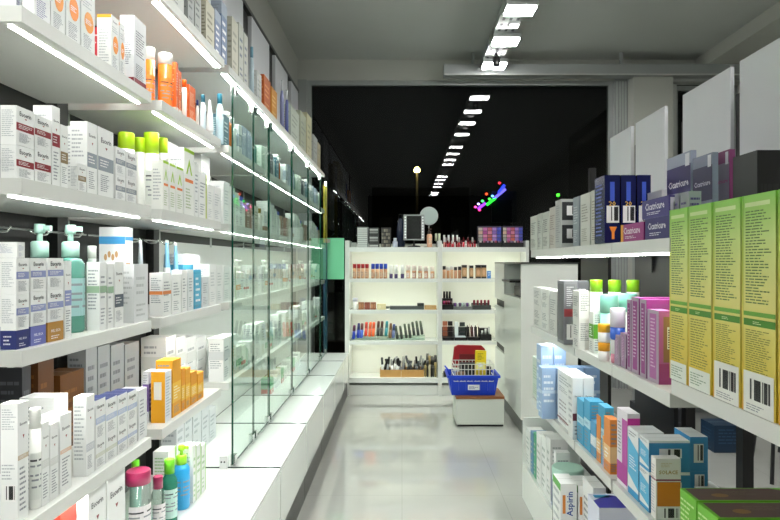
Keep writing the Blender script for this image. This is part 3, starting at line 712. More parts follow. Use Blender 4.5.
row('S2', 2.79, 6.15, [C('tall plain white carton', s_lines(ink='c8ccce'), h=.2, w=.1), C('white carton with pale stripe', s_lines(stripe='b8d0a8'), h=.19, w=.08), C('slim white carton with fine print', s_lines(), h=.17, w=.055),
    C('white blue topped carton', s_lines(top='3a50c0', head='4a60d0'), h=.16, w=.07), Bt('white bottle with green cap', WB, mat('7ab05a'), h=.16, w=.06), C('beige brown cosmetic carton', s_lines('9a8474', 'd8ccc0', 4), h=.14, w=.07),
    C('rose brown cosmetic carton', s_lines('a8887c', 'd8ccc0', 4), h=.14, w=.07), C('cream white carton', s_lines('dcd8cc', 'a09888', 4), h=.14, w=.09), Bt('small milky bottle with gold cap', mat('dcdcd0', .3), mat('b09a50', .3, .7), h=.14, w=.05),
    C('white wide carton with brown band', s_lines(band='8a6a4a', bv=.1, bh=.2), h=.13, w=.09)], seed=4)
row('S3', 2.79, 6.15, [C('white box with grey side panel', s_lines(ink='c8ccce'), h=.17, w=.1), C('white carton with pale green edge', s_lines(stripe='a8c8a0'), h=.16, w=.09), C('white carton with orange square', s_block('eceeec', 'e09a50', .35, .55), h=.13, w=.07),
    dict(kind='pump', name='pump_bottle', look='white pump bottle', body=WB, cap=WB, h=.2, w=.07), C('white carton with red dot band', s_lines(band='c04040', bv=.35, bh=.1), h=.12, w=.07), C('pale blue striped white carton', s_lines(band='90b4d0', bv=.6, bh=.15), h=.15, w=.08)], seed=5)
row('S4', 2.79, 6.15, [C('tall white carton with grey emblem', s_lines(band='d0d4d4', bv=.5, bh=.2), h=.2, w=.1), C('tall white carton with olive script', s_lines(ink='a8a878'), h=.2, w=.1), C('white green leaf printed carton', s_block('e6eae4', '4aa86a', .25, .5), h=.13, w=.08),
    C('pale red green printed carton', s_block('d8e4d8', 'c85848', .2, .35), h=.12, w=.08), Bt('small pale green bottle', mat('a8c8b4', .3), WB, h=.13, w=.055), C('low white wide carton', s_lines(), h=.12, w=.11)], seed=6)
row('BASE', 4.3, 5.6, [C('green and red seedling box', s_block('5fa878', 'b04030', .0, .3), h=.11, w=.09), C('white low carton', s_lines(), h=.1, w=.14), C('white low carton', s_lines(), h=.12, w=.12)], s=.14, seed=8)
# ---- top shelf
TB_ = [(188, 194, 'e', 'b8bcbc'), (194.5, 200, 'e', 'b0b4b4')]
L('B', 150, 166, h=.26, style=s_lines('c4c8c4', '8a9090', 6), dep=.06, look='tall grey white carton', s=.04)
L('B', 168, 184, h=.26, style=s_lines('cacdc8', '8a9090', 6), dep=.06, look='tall grey white carton', s=.04)
L('B', 188, 194, h=.2, style=s_lines('a9adab', '6a7070', 5), dep=.05, look='dim grey carton', s=.04)
L('B', 195, 200.5, h=.2, style=s_lines('b4b8b4', '6a7070', 5), dep=.05, look='dim grey carton', s=.04)
L('B', 206, 214.5, h=.22, un=201, style=s_lines('cfcbb8', '8a8670', 5), look='cream beige carton', s=.04)
L('B', 215, 221, h=.23, dep=.05, style=s_block('a8b4c4', '8090b0', .1, .8), look='blue grey patterned carton', s=.04)
L('B', 221.5, 227, vt=0, dep=.05, style=s_block('a8b4c4', '7a8cae', .1, .8), look='blue grey patterned carton', s=.04)
L('B', 232, 238, vt=16, un=227, style=s_lines('c6c4b4', '9a9a8a', 4), look='plain cream grey carton', s=.04)
L('B', 239, 243.5, vt=22, dep=.05, style=s_lines('c2c4bc', '6a7488', 5), look='grey carton with blue print', s=.04)
L('B', 244, 248, vt=32, dep=.05, style=s_lines('c2c4bc', '6a7488', 5), look='grey carton with blue print', s=.04)
L('B', 249.5, 254, vt=47, kind='bottle', name='lotion_bottle', body=mat('b8ccd4', .3), cap=mat('7aa8c0'), s=.04, look='pale bottle with light blue cap')
L('B', 257, 261.5, vt=70, dep=.05, style=s_lines('c8ccc8', '9aa09a', 4), look='small whitish carton', s=.04)
L('B', 264, 270.5, vt=74, dep=.06, style=s_lines('b85a1c', 'e0a060', 5), look='orange red tall carton', s=.04)
L('B', 271.5, 277, vt=86, dep=.05, style=s_lines('c88a2c', 'e8c080', 4), look='amber orange carton', s=.04)
L('B', 280, 284, vt=80, kind='bottle', name='lotion_bottle', body=mat('8a90b8', .3), cap=mat('d0d4d8'), s=.04, look='lilac bottle with pale cap')
L('B', 285, 288.5, vt=90, kind='bottle', name='lotion_bottle', body=mat('5f6aa8', .3), cap=mat('d0d4d8'), s=.04, look='violet bottle with pale cap')
L('B', 291, 299, vt=104, dep=.07, style=s_lines('bcc4b8', '8a948a', 5), look='pale green grey carton', s=.04)
L('B', 300.5, 306, vt=110, dep=.07, style=s_lines('aeb4a0', '8a948a', 5), look='olive cream carton', s=.04)
L('B', 307, 311.5, vt=112, dep=.07, style=s_lines('c4c0a0', '9a9a80', 5), look='yellowish carton', s=.04)
L('B', 313.5, 317.5, vt=134, dep=.07, style=s_lines('b0b4b0', '8a908a', 4), look='dull white carton', s=.04)
L('B', 317.9, 320.4, vt=142, dep=.06, style=s_lines('b8ae90', '8a907a', 4), look='tan carton', s=.04)
# ------------------------------------------------------------------ right gondola
XG = .66
RZ = dict(T=1.46, R2=1.077, R3=.714, RB=.304, RN=1.113)
def rshelf(name, look, where, z, y0, y1, led=False, x0=XG, x1=.965):
    e = empty('gondola_shelf', (x0, y0, z)); reg(e, look, where, 'shelf')
    MB().box(0, x1-x0, 0, y1-y0, -.036, 0, M_shelf).build('board', e)
    if led: MB().box(.02, .036, .01, y1-y0-.01, -.0415, -.0365, M_leds if z < 1.3 else M_led, mx=M_alu, my=M_alu).build('led_strip', e)
    MB().box(x1-x0, x1-x0+.004, .02, .05, -.1, 0, M_black).build('bracket', e)
for a, b, n in ((1.48, 1.885, 'near'), (1.89, 2.295, 'middle'), (2.30, 3.07, 'far')):
    rshelf('gondola_shelf', f'{n} white top shelf with lit underside', 'of right display', RZ['T'], a, b, True)
rshelf('gondola_shelf', 'far long white second shelf', 'of right display', RZ['R2'], 2.30, 3.06, True)
rshelf('gondola_shelf', 'middle short white second shelf', 'of right display', RZ['R2'], 1.89, 2.29, True)
rshelf('gondola_shelf', 'near white second shelf with magenta cartons', 'of right display', RZ['R2'], 1.478, 1.884)
rshelf('gondola_shelf', 'white shelf under tall green yellow cartons', 'of right display', RZ['RN'], .45, 1.47)
rshelf('gondola_shelf', 'far white third shelf with blue cartons', 'of right display', RZ['R3'], 2.30, 3.05)
rshelf('gondola_shelf', 'middle white third shelf with cyan cartons', 'of right display', RZ['R3'], 1.895, 2.29)
rshelf('gondola_shelf', 'near white third shelf with green brown boxes', 'of right display', RZ['R3'], .6, 1.88)
e = empty('display_cabinet', (XG, .5, 0)); reg(e, 'white base cabinet of the right display', 'beside the aisle', 'cabinet')
MB().box(0, .31, 0, 2.77, .11, RZ['RB'], M_gloss).build('body', e); MB().box(.05, .3, 0.02, 2.72, 0, .109, mat('4a4c4a', .4)).build('plinth', e)
MB().box(0.0, .31, 2.7705, 2.788, .11, .55, M_gloss).build('end_panel', e)
for y0, y1, n in ((2.84, 3.27, 'far'), (2.15, 2.50, 'near')):
    o = MB().box(.975, .99, y0, y1, .0, 1.5, M_black).build('back_panel'); reg(o, f'{n} black rear panel of the right display', 'behind the shelves', 'panel')
for a, b, n in ((2.58, 2.84, 'farthest'), (2.25, 2.53, 'third'), (1.80, 2.105, 'second'), (1.45, 1.75, 'nearest')):
    o = MB().box(.985, .997, a, b, 1.505, 1.985 if n != 'x' else 1.985, M_card).build('header_board'); reg(o, f'{n} white header board above right display', 'against the dark window', 'header board')
for y, n in ((3.2, 'farthest'), (2.555, 'fourth'), (2.125, 'third'), (1.775, 'second'), (.6, 'hidden near')):
    o = MB().box(.998, 1.03, y-.018, y+.018, 0, 1.9, M_black).build('upright_post'); reg(o, f'{n} black upright post', 'behind the right display', 'post')
def RD(u, s): return F*(XG+s)/(u-CU)
RW = dict(T='on top right shelf', R2='on second right shelf', R3='on third right shelf', RB='on lowest right shelf', RN='on near right shelf')
def R(shelf, ua, ub, vt=None, h=None, s=.015, dep=.05, un=None, z=None, style=None, look='white carton', kind='carton', name='medicine_carton', gap=.0015, vd=None, **k):
    """aisle-facing side from far edge ua to near edge ub; vt = pixel row of the near top corner; un = right end of its near face"""
    zz = (RZ[shelf] if z is None else z)+.0006
    dn, df = RD(ub, s), RD(ua, s)
    if vt is not None: h = CZ-(vt-CV)*dn/F-zz
    h = max(.015, h)
    if un is not None: dep = (un-CU)*dn/F-(XG+s)
    dep = max(.015, min(dep, .30-s)); wy = max(.012, df-dn-gap); yc = (df+dn)/2; xc = XG+s+dep/2
    if kind == 'carton': o = carton(name, (xc, yc, zz), dep, wy, h, 'R', style or s_lines()); cat = 'carton'
    reg(o, look, k.get('sec') or RW[shelf], cat)
    return zz+h
def N(shelf, d, u0, u1, vt=None, h=None, dep=.05, z=None, style=None, look='white carton', kind='carton', name='medicine_carton', sec=None, **k):
    """near face at distance d, from pixel column u0 to u1"""
    zz = (RZ[shelf] if z is None else z)+.0006
    x0, x1 = (u0-CU)*d/F, (u1-CU)*d/F
    if vt is not None: h = CZ-(vt-CV)*d/F-zz
    h = max(.015, h); w = x1-x0-.001; xc = (x0+x1)/2
    if kind == 'carton': o = carton(name, (xc, d+dep/2, zz), w, dep, h, 'R', style or s_lines()); cat = 'carton'
    elif kind == 'bottle': o = bottle(name, (xc, d+w/2, zz), w/2, h, k['body'], k['cap'], k.get('caph', .2), k.get('lab'), 'R', k.get('shape', 'round')); cat = 'bottle'
    elif kind == 'jar': o = jar(name, (xc, d+w/2, zz), w/2, h, k['body'], k['cap'], k.get('lidf', .4)); cat = 'jar'
    reg(o, look, sec or RW[shelf], cat)
    return zz+h
# top shelf
gw = lambda b='c9ccc4', i='54585a': s_lines(b, i, 8)
R('T', 530.5, 537, vt=215, style=gw(), look='pale grey white carton', dep=.08)
R('T', 537.5, 542, vt=213, style=gw('bfc3bb'), look='pale grey white carton', dep=.08)
R('T', 542.5, 549, vt=211, style=gw(), look='pale grey white carton', dep=.08)
R('T', 549.5, 556, vt=206, style=gw('c4c0b8', '8a7a70'), look='pale grey white carton', dep=.06)
def NBC(f):
    for b in (.06, .54):
        f.rect(.05, b+.02, .95, b+.4, mat('222426'), 0); f.bar(.3, b+.12, .95, b+.32, 1, 14)
bw = dict(A=lambda f: f.lines(.1, .1, .9, .9, 10, mat('8a8e90'), 1), N=NBC, base=mat('b4b7b4'))
N('T', 2.42, 561, 580, vt=199, dep=.09, style=bw, look='black and white carton with two barcodes')
R('T', 573, 579, vt=196, style=s_lines('8d979e', 'c8ccd0', 8), look='blue grey slim carton', dep=.05)
R('T', 580.5, 590, vt=192, style=gw('cdcfc6', '8a8a80'), look='cream white patterned carton', dep=.06)
R('T', 591, 599.5, vt=188, style=gw('c6c6ba', '8a8470'), look='cream white patterned carton', dep=.06)
R('T', 600, 602, vt=186, style=gw('b8a860', '6a6030'), look='thin yellow brown carton', dep=.05)
def NNavy(f):
    f.text('20', .5, .58, .45, mat('e0b050'), 1); f.rect(.35, .62, .65, .9, mat('3a58c8'), 1); f.bar(.12, .3, .95, .55, 1, 18); f.poly([(.3, .24), (.8, .24), (.64, .16), (.64, .06), (.46, .06), (.46, .16)], mat('e8842a'), 1)
nv = dict(A=lambda f: f.lines(.15, .1, .85, .9, 8, mat('6a78b8'), 1), N=NNavy, base=mat('0e1548', .25))
N('T', 1.93, 604.5, 620, vt=175, dep=.1, style=nv, look='tall navy carton with barcode')
N('T', 1.93, 621, 636, vt=175, dep=.1, style=nv, look='tall navy carton with barcode')
N('T', 1.93, 637, 651, vt=175, dep=.1, style=nv, look='tall navy carton with barcode')
def s_cic(base, ink='e6e4ee', end=None):
    def A(f):
        f.text('Cicatricure', .5, .62, .72, mat(ink), 2, hf=.42); f.lines(.2, .16, .8, .34, 1, mat(ink), 1)
        if end: f.rect(.0, 0, .12, 1, mat(end), 1); 
    return dict(A=A, N=lambda f: (f.rect(.1, .1, .9, .9, mat(end or 'b9b6c4'), 0),), base=mat(base))
R('T', 621, 644, vt=221.5, style=s_cic('962c7a', 'f0e4f0', 'e0a030'), look='flat pink magenta gel carton', dep=.04)
z1 = R('T', 645, 670, vt=215, style=s_cic('2e2468'), look='flat purple gel carton, lower one', dep=.04)
z2 = R('T', 642, 669, vt=195, z=z1, style=s_cic('352a72'), look='flat purple gel carton, upper one', dep=.038)
R('T', 638, 662, h=.16, s=.13, dep=.01, style=dict(A=lambda f: f.text('Cicatricure', .5, .8, .7, mat('5a4a70'), 1), base=mat('b4b4b8')), look='pale grey display card', name='display_card')
def hc(b, ink='eceaf2', low='9aa2b4'):
    def A(f): f.rect(0, .45, 1, .86, mat(b), 0); f.text('Cicatricure', .5, .66, .84, mat(ink), 2, hf=.3); f.rect(.78, .84, .95, .98, mat('dedee4'), 1); f.lines(.1, .1, .9, .36, 3, mat('7a84a8'), 1)
    return dict(A=A, base=mat(low))
def card(x, ya, yb, z0, z1, st, look):
    o = carton('display_card', (x, (ya+yb)/2, z0), .01, yb-ya, z1-z0, 'R', st); reg(o, look, 'above flat cartons at right', 'display card')
R('T', 667, 691, vt=150, s=.12, dep=.01, style=hc('2c2260'), look='purple topped display card with white lettering', name='display_card')
e0 = empty('display_stand', (.84, 1.30, RZ['T'])) if False else None
# counter display boxes standing on the near shelf behind the tall cartons
def dbox(u0, u1, d, z0, z1, b, ink, look, x=None):
    x0, x1 = (u0-CU)*d/F, (u1-CU)*d/F
    mb = MB(); mb.box(-(x1-x0)/2, (x1-x0)/2, 0, .012, 0, z1-z0, mat('a9adb6'))
    f = Face(mb, (-(x1-x0)/2, 0, 0), (1,0,0), (0,0,1), (0,-1,0), x1-x0, z1-z0)
    f.rect(0, .5, 1, .92, mat(b)); f.text('Cicatricure', .5, .7, .86, mat(ink), 1, hf=.26); f.lines(.1, .1, .9, .4, 3, mat('6a7290'), 1)
    mb.box(-(x1-x0)/2, (x1-x0)/2, .0125, .07, 0, .1, mat('4a3c78'))
    o = mb.build('display_box', loc=((x0+x1)/2, d, z0+.0006), rz=math.radians(-18)); reg(o, look, 'behind the tall green cartons', 'display box')
zn = RZ['RN']
R('T', 693, 712.5, vt=152, s=.12, dep=.01, style=hc('241c48', 'c8c4d8', '7a8094'), look='darker purple topped display card', name='display_card')
R('T', 712.5, 729.5, vt=149, s=.2, dep=.01, style=hc('8a8490', 'b0407c', '7a3464'), look='grey and plum display card', name='display_card')
R('T', 729, 756, vt=166, s=.285, dep=.01, style=dict(A=lambda f: f.text('Cicatricure', .5, .78, .7, mat('a0407c'), 1, hf=.3), base=mat('8c8a92')), look='low grey display card with pink lettering', name='display_card')
R('T', 671, 679, vt=193, s=.03, dep=.03, style=s_lines('8a8a98', '4a3a7a', 3), look='small silver purple carton', name='medicine_carton')
R('T', 680, 689, vt=191, s=.03, dep=.03, style=s_lines('8a8a98', '4a3a7a', 3), look='small silver purple carton', name='medicine_carton')
N('RN', 1.36, 757, 786, vt=150, dep=.1, style=s_lines('0e0e10', '1c1c1e', 3), look='large black carton', name='cosmetic_carton')
# tall green / yellow cartons
GR = gradient('green_yellow_print', [(0, 'c8901c'), (.12, 'd8b424'), (.45, 'd8cc5a'), (.8, 'b4cc50'), (1, '6cb030')])
GRf = gradient('green_yellow_face', [(0, 'd8b830'), (.3, 'dcd060'), (.5, 'e4dc84'), (.8, 'cce088'), (1, '86c84a')])
def s_big(bar):
    def A(f):
        f.rect(.0, 0, .06, 1, GR, 1)
        f.lines(.12, .5, .9, .93, 26, mat('5a7a3a'), 1); f.rect(.1, .945, .85, .965, mat('d0e4a0'), 1)
        f.rect(.06, .445, 1, .465, mat('6aa83a'), 1); f.rect(.06, .4, 1, .432, mat('4c8c28'), 1); f.lines(.35, .408, .62, .424, 1, mat('d8e8b0'), 2)
        f.lines(.12, .19 if bar else .12, .9, .385, 11, mat('8a8a34'), 1)
        if bar: f.rect(.06, 0, .96, .19, mat('e4e6de'), 2); f.bar(.06, .05, .93, .165, 3, 30, bg=False); f.lines(.15, .012, .8, .045, 2, GREY, 3)
        else: f.rect(.06, 0, .96, .11, mat('e0e6dc'), 2); f.lines(.12, .02, .8, .09, 3, mat('8aa08a'), 3)
    return dict(A=A, N=lambda f: f.lines(.15, .3, .85, .9, 14, mat('8a9a3a'), 1), base=GRf, top=mat('6ab82e'))
for a, b, v, bar in ((669.7, 687.5, 206, 0), (688, 711.5, 203, 0), (713, 740.5, 198, 1), (742, 776, 190, 1), (778.5, 822, 180, 1)):
    R('RN', a, b, h=.414, s=.003, dep=.12, style=s_big(bar), look='tall green yellow supplement carton' + (' with barcode' if bar else ' with plain foot'), name='supplement_carton')
# second right shelf
R2w = lambda: s_lines('dfe1dc', '84888a', 6)
def NBr(f): f.rect(.1, .1, .9, .95, mat('6a6c70'), 0); f.rect(0, .44, 1, .56, mat('8a2a30'), 1); f.lines(.2, .6, .8, .92, 6, mat('c8c8cc'), 1); f.bar(.2, .08, .8, .32, 2, 12)
z1 = R('R2', 533.5, 541, h=.1, style=R2w(), look='white carton with grey print, lower,', dep=.06)
R('R2', 533.5, 541, vt=288, z=z1, style=R2w(), look='white carton with grey print, upper,', dep=.06)
z1 = R('R2', 541.5, 549, h=.1, style=R2w(), look='white carton with grey print, lower,', dep=.06)
R('R2', 541.5, 549, vt=290, z=z1, style=R2w(), look='white carton with grey print, upper,', dep=.06)
R('R2', 549.5, 557, vt=292, style=s_lines('d4d6d2', '8a8e90', 8), look='pale carton with dense grey print', dep=.05)
R('R2', 557.5, 563, vt=290, style=s_lines('9a7a7c', 'd0c8c8', 6), look='rose grey slim carton', dep=.04)
N('R2', 2.34, 564, 576.5, vt=281, dep=.1, style=dict(A=lambda f: f.rect(.1, .05, .9, .95, mat('5a5c62')), N=NBr, base=mat('77797e')), look='dark grey carton with red band')
N('R2', 2.44, 577.5, 589, vt=281, dep=.06, style=s_lines('6a6c72', 'c8c8cc', 4), look='dark grey carton behind')
z1 = N('R2', 2.2, 579, 591, h=.11, dep=.08, style=R2w(), look='white carton beside green capped bottles, lower one')
N('R2', 2.2, 579, 591, vt=291, z=z1, dep=.08, style=R2w(), look='white carton beside green capped bottles, upper one')
OG = mat('8cc41e', .35); AQ = mat('9adcc8', .35)
for a, b in ((592, 604.5), (610.5, 623), (629, 641.5)):
    N('R2', 2.16, a, b, vt=280, kind='bottle', name='shampoo_bottle', body=WB, cap=OG, caph=.17, shape='straight', look='tall white bottle with green cap')
N('R2', 2.06, 603, 621, vt=295, kind='jar', name='cream_jar', body=AQ, cap=mat('8fd8c4', .35), look='tall aqua jar', lidf=.3)
N('R2', 2.08, 622, 640, vt=294, kind='jar', name='cream_jar', body=mat('dfe6e2'), cap=mat('8fd8c4', .35), look='white jar with aqua lid', lidf=.3)
N('R2', 1.95, 588, 598, vt=306, dep=.05, style=s_block('dfe2dc', '5a9a2a', .35, .6), look='white carton with green square') if False else R('R2', 589, 593.5, vt=312, dep=.04, style=s_block('dfe2dc', '5a9a2a', .35, .7), look='small white carton with green square')
z1 = N('R2', 1.94, 600, 612, h=.06, kind='jar', name='cream_jar', body=mat('e8eae6'), cap=mat('eaa41a', .35), look='small white jar with yellow lid, lower one', lidf=.45)
N('R2', 1.94, 600, 613, h=.06, z=z1, kind='jar', name='cream_jar', body=mat('e8eae6'), cap=mat('f0b41e', .35), look='small white jar with yellow lid, upper one', lidf=.45)
z1 = N('R2', 1.90, 612.8, 625, h=.075, kind='jar', name='cream_jar', body=mat('d88aa0', .4), cap=mat('eceeec', .35), look='white lidded jar with pink base', lidf=.6)
N('R2', 1.89, 612.8, 628, h=.1, z=z1, kind='jar', name='cream_jar', body=mat('2f5fc0', .35), cap=mat('e8ecf2', .35), look='white lidded jar with blue base', lidf=.6)
def mag(b='8f2f80', nb=None):
    def A(f): f.rect(.0, .0, 1, 1, mat('a99aac'), 0); f.rect(.2, .05, .8, .95, mat(b), 1); f.lines(.3, .2, .7, .9, 9, mat('d8b8d4'), 2)
    def Nn(f): f.rect(.0, .0, 1, .3, mat('8a3a74'), 0); f.lines(.2, .1, .8, .25, 3, mat('caa0c4'), 1); f.rect(.1, .34, .9, .95, mat(nb or '8a3f80'), 0)
    return dict(A=A, N=Nn, base=mat(b))
R('R2', 614, 620, vt=336, style=mag('a890a8'), look='short silver lilac carton', dep=.05)
R('R2', 620.5, 626, vt=334, style=mag('a07aa0'), look='short silver lilac carton', dep=.05)
R('R2', 627, 631, vt=300, style=mag('8a2f7c'), look='tall slim magenta carton', dep=.12)
R('R2', 631.5, 639, vt=298, style=mag(), look='tall magenta carton', dep=.14)
R('R2', 640, 646.5, vt=300, style=mag('8f3480'), look='tall magenta carton', dep=.15)
def NM(f):
    f.rect(0, .0, 1, .28, mat('9a3f80'), 0); f.rect(.3, .3, 1, .92, mat('8a6a50'), 0); f.rect(.55, .48, .8, .78, mat('dfe4e4'), 1)
    for i in range(8): f.rect(.6, .5+i*.033, .75, .515+i*.033, INK, 2)
R('R2', 647.5, 659, vt=311, un=674, style=dict(mag('a85a9c'), N=NM), look='magenta carton with brown window')
# third right shelf
pb = lambda c='a9c4e4': s_lines(c, 'dfeaf6', 3, band='c8dcf0', bv=.5, bh=.06)
R('R3', 532.5, 540, vt=361, style=s_lines('cfdcd0', 'a8c0ac', 6), look='pale green white carton', dep=.05)
N('R3', 2.72, 541, 553, vt=346, dep=.09, style=pb(), look='tall pale blue carton')
N('R3', 2.72, 553.5, 566, vt=346, dep=.09, style=pb('9fbce0'), look='tall pale blue carton')
for i, (a, b) in enumerate(((542, 556), (556.5, 570), (570.5, 584), (584.5, 600))):
    N('R3', 2.62, a, b, vt=368, dep=.07, style=pb('8fb0d8' if i > 1 else '9cbade'), look='short pale blue carton')
z1 = R('R3', 557.5, 572, h=.13, style=s_lines('eceeec', 'b0a8a8', 5, band='8a5a60', bv=.15, bh=.05), dep=.08, look='large white carton, lower one')
R('R3', 557.5, 572, vt=378, z=z1, style=s_lines('eceeec', 'b0b4b4', 5), dep=.08, look='large white carton, upper one')
rb_ = dict(A=lambda f: f.lines(.1, .2, .9, .9, 4, MGREY, 1), N=lambda f: (f.rect(0, .3, 1, .42, mat('6a2a3a')), f.text('Eucerin', .5, .7, .6, INK, 1, hf=.2), f.lines(.2, .06, .8, .24, 2, GREY, 1)), base=mat('e6e8e6'))
N('R3', 2.32, 572.5, 583, vt=378, dep=.06, style=rb_, look='white carton with dark red band')
N('R3', 2.32, 583.5, 594, vt=378, dep=.06, style=rb_, look='white carton with dark red band')
cy = lambda: s_block('45a4cc', 'bfe2ee', .45, .62, '2a7aa8', 3)
R('R3', 577, 583.5, vt=402, style=cy(), dep=.06, look='cyan blue carton')
R('R3', 584, 590, vt=402, un=604, style=cy(), look='cyan blue carton wide')
R('R3', 590.5, 596, vt=424, style=s_block('4a9ac8', 'd8e4ea', .3, .6), dep=.02, look='thin cyan white carton')
og = s_block('e08a3c', 'f0c890', .2, .5, 'ffffff', 2)
N('R3', 2.0, 605, 614, vt=408, dep=.07, style=cy(), look='cyan carton behind orange ones')
R('R3', 596.5, 600.5, vt=417, style=og, un=609, look='orange and white carton')
N('R3', 1.935, 610, 619, vt=420, dep=.06, style=og, look='orange carton')
tg = gradient('orange_to_lilac', [(0, 'b0a4d0'), (.45, 'd0b4c0'), (.6, 'f0c060'), (1, 'f0a020')])
R('R3', 602.5, 606, vt=438, style=dict(A=lambda f: f.lines(.2, .1, .8, .9, 8, GREY, 1), N=lambda f: f.lines(.2, .2, .8, .8, 3, mat('f4e8e0'), 1), base=tg), un=617, look='orange to lilac faded carton')
def NMg(f): f.rect(0, .84, 1, .94, mat('e040b0'), 0); f.lines(.1, .1, .9, .8, 6, MGREY, 1)
R('R3', 617, 627.5, vt=414, un=640, style=dict(A=lambda f: (f.rect(0, .05, 1, .3, mat('b03a9a')), f.rect(.5, .3, 1, .9, mat('b84aa4')), f.lines(.1, .4, .45, .85, 6, GREY, 1)), N=NMg, base=mat('e6e2e8')), look='white and magenta carton')
bs = lambda: dict(A=lambda f: (f.poly([(0, .3), (1, .15), (1, .7), (0, .85)], mat('58b4dc'), 0), f.rect(0, 0, 1, .1, mat('3a98cc'), 0), f.lines(.15, .4, .85, .6, 3, mat('eef4f8'), 1), f.lines(.1, .88, .9, .96, 1, GREY, 1)),
   N=lambda f: (f.rect(0, 0, 1, .93, mat('3c8fc4'), 0), f.bar(.25, .45, .8, .75, 1, 16)), base=mat('e8ecee'))
R('R3', 628, 638.5, vt=433, un=664, style=bs(), look='white and sky blue carton')
z1 = R('R3', 639.5, 649, h=.11, un=690, style=bs(), look='wide white and sky blue carton, lower one')
R('R3', 639.5, 649, vt=441, z=z1, un=690, style=bs(), look='wide white and sky blue carton, upper one')
z1 = N('R3', 1.72, 690, 708, h=.085, dep=.1, style=dict(N=lambda f: f.bar(.25, .3, .8, .9, 1, 16), base=mat('3c8fc4')), look='blue carton with barcode, lower one')
N('R3', 1.72, 690, 708, vt=437, z=z1, dep=.1, style=dict(N=lambda f: f.bar(.2, .25, .75, .8, 1, 16), base=mat('3c8fc4'), top=mat('e8ecee')), look='blue carton with barcode, upper one')
def NS(f): f.rect(.05, .22, .98, .62, mat('d88424'), 0); f.rect(0, .64, 1, .665, mat('8a2a50'), 1); f.text('SOLACE', .5, .78, .75, mat('b89a50'), 1, hf=.09); f.lines(.2, .86, .8, .94, 2, mat('d8ccb0'), 1); f.bar(.08, .01, .95, .2, 1, 24)
R('R3', 651, 656, vt=459, un=681, style=dict(A=lambda f: (f.lines(.1, .1, .9, .9, 10, MGREY, 1), f.rect(0, .64, 1, .665, mat('8a2a50'), 1)), N=NS, base=mat('e9e8e2')), look='white carton with orange panel and barcode')
gb = dict(A=lambda f: f.lines(.05, .1, .95, .9, 6, mat('c8e8a0'), 1), T=lambda f: (f.poly([(.03, .06), (.85, .06), (.9, .3), (.86, .7), (.75, .94), (.03, .94)], mat('5a4440'), 1), f.ell(.25, .4, .07, .14, mat('8a6a3a'), 2), f.lines(.3, .45, .6, .75, 2, mat('6a5a50'), 2)), N=lambda f: f.lines(.05, .2, .95, .9, 4, mat('b8dc80'), 1), base=mat('6cbc2a'))
R('R3', 680, 696.5, h=.145, s=.005, dep=.28, style=gb, look='flat green box with dark brown lid panel', name='soap_box')
R('R3', 697.5, 718, h=.145, s=.005, dep=.28, style=gb, look='flat green box with dark brown lid panel', name='soap_box')
R('R3', 719, 745, h=.145, s=.005, dep=.28, style=gb, look='flat green box with dark brown lid panel', name='soap_box')
N('R3', 1.62, 708.5, 726, h=.05, dep=.08, style=s_lines(), look='small low white carton')
# lowest right shelf
for i, (a, b, c, l) in enumerate(((526, 530, 'e4e6e2', 'white carton'), (530.5, 533, '5a8ab0', 'blue thin carton'), (533.5, 536, '4aa880', 'green thin carton'), (536.5, 541, 'e6e8e6', 'white carton'), (541.5, 546, 'eceeec', 'white carton'), (546.5, 552, 'e8eae8', 'white carton'),)):
    R('RB', a, min(b, 550.5) if i == 5 else b, vt=432+i*1.5, style=s_lines(c, 'b0b8b4', 5), dep=.08, look='tall '+l+' in lower row')
N('RB', 3.0, 552, 567, vt=437, dep=.08, style=s_lines('7ac8a0', 'c8e8d8', 3), look='mint green carton')
N('RB', 2.585, 556, 570, vt=453, dep=.04, style=s_lines(), look='white carton in second row')
z = RZ['RB']
for i in range(3):
    z = N('RB', 2.5, 546+14, 571, h=.05, z=z, kind='jar', name='cream_jar', body=mat('24408a', .3), cap=mat('2a4a9c', .3), look=f'dark blue jar, {("bottom", "middle", "top")[i]} of stack') if False else z
z = RZ['RB']
for i in range(3):
    z = R('RB', 551.5, 554, h=.045, z=z, style=s_lines('24408a', '4a68b0', 2), dep=.05, look=f'dark blue flat carton, {("bottom", "middle", "top")[i]} of stack')
N('RB', 2.45, 556, 588, vt=472, kind='jar', name='cream_jar', body=M_milk, cap=mat('b4dccc', .4), look='large jar with pale green lid', lidf=.22)
def NA(f): f.text('Aspirin', .62, .73, .46, mat('2a50a0'), 1, vert=True, hf=.5); f.rect(.12, .6, .3, .85, mat('e08a3a'), 1); f.rect(.08, .04, .3, .4, mat('7aa8d0'), 0)
az = dict(N=NA, A=lambda f: (f.lines(.1, .1, .9, .9, 4, MGREY, 1), f.rect(0, .9, 1, 1, mat('5aa84a'), 1)), base=mat('eceeec'))
N('RB', 2.22, 560.5, 577, vt=484, dep=.11, style=az, look='white medicine carton with blue lettering')
N('RB', 2.22, 578, 592, vt=486, dep=.11, style=az, look='white medicine carton with blue lettering')
N('RB', 2.1, 593, 606, vt=488, dep=.12, style=s_lines(), look='plain white medicine carton')
N('RB', 1.95, 599, 640, vt=508, dep=.12, style=dict(T=lambda f: (f.poly([(0, 0), (1, 0), (1, .6), (.5, .9), (0, .5)], mat('4a48b0'), 1), f.rect(.1, .7, .5, .9, mat('3aa0d0'), 1)), base=mat('d8dcec')), look='large white carton with blue violet lid')
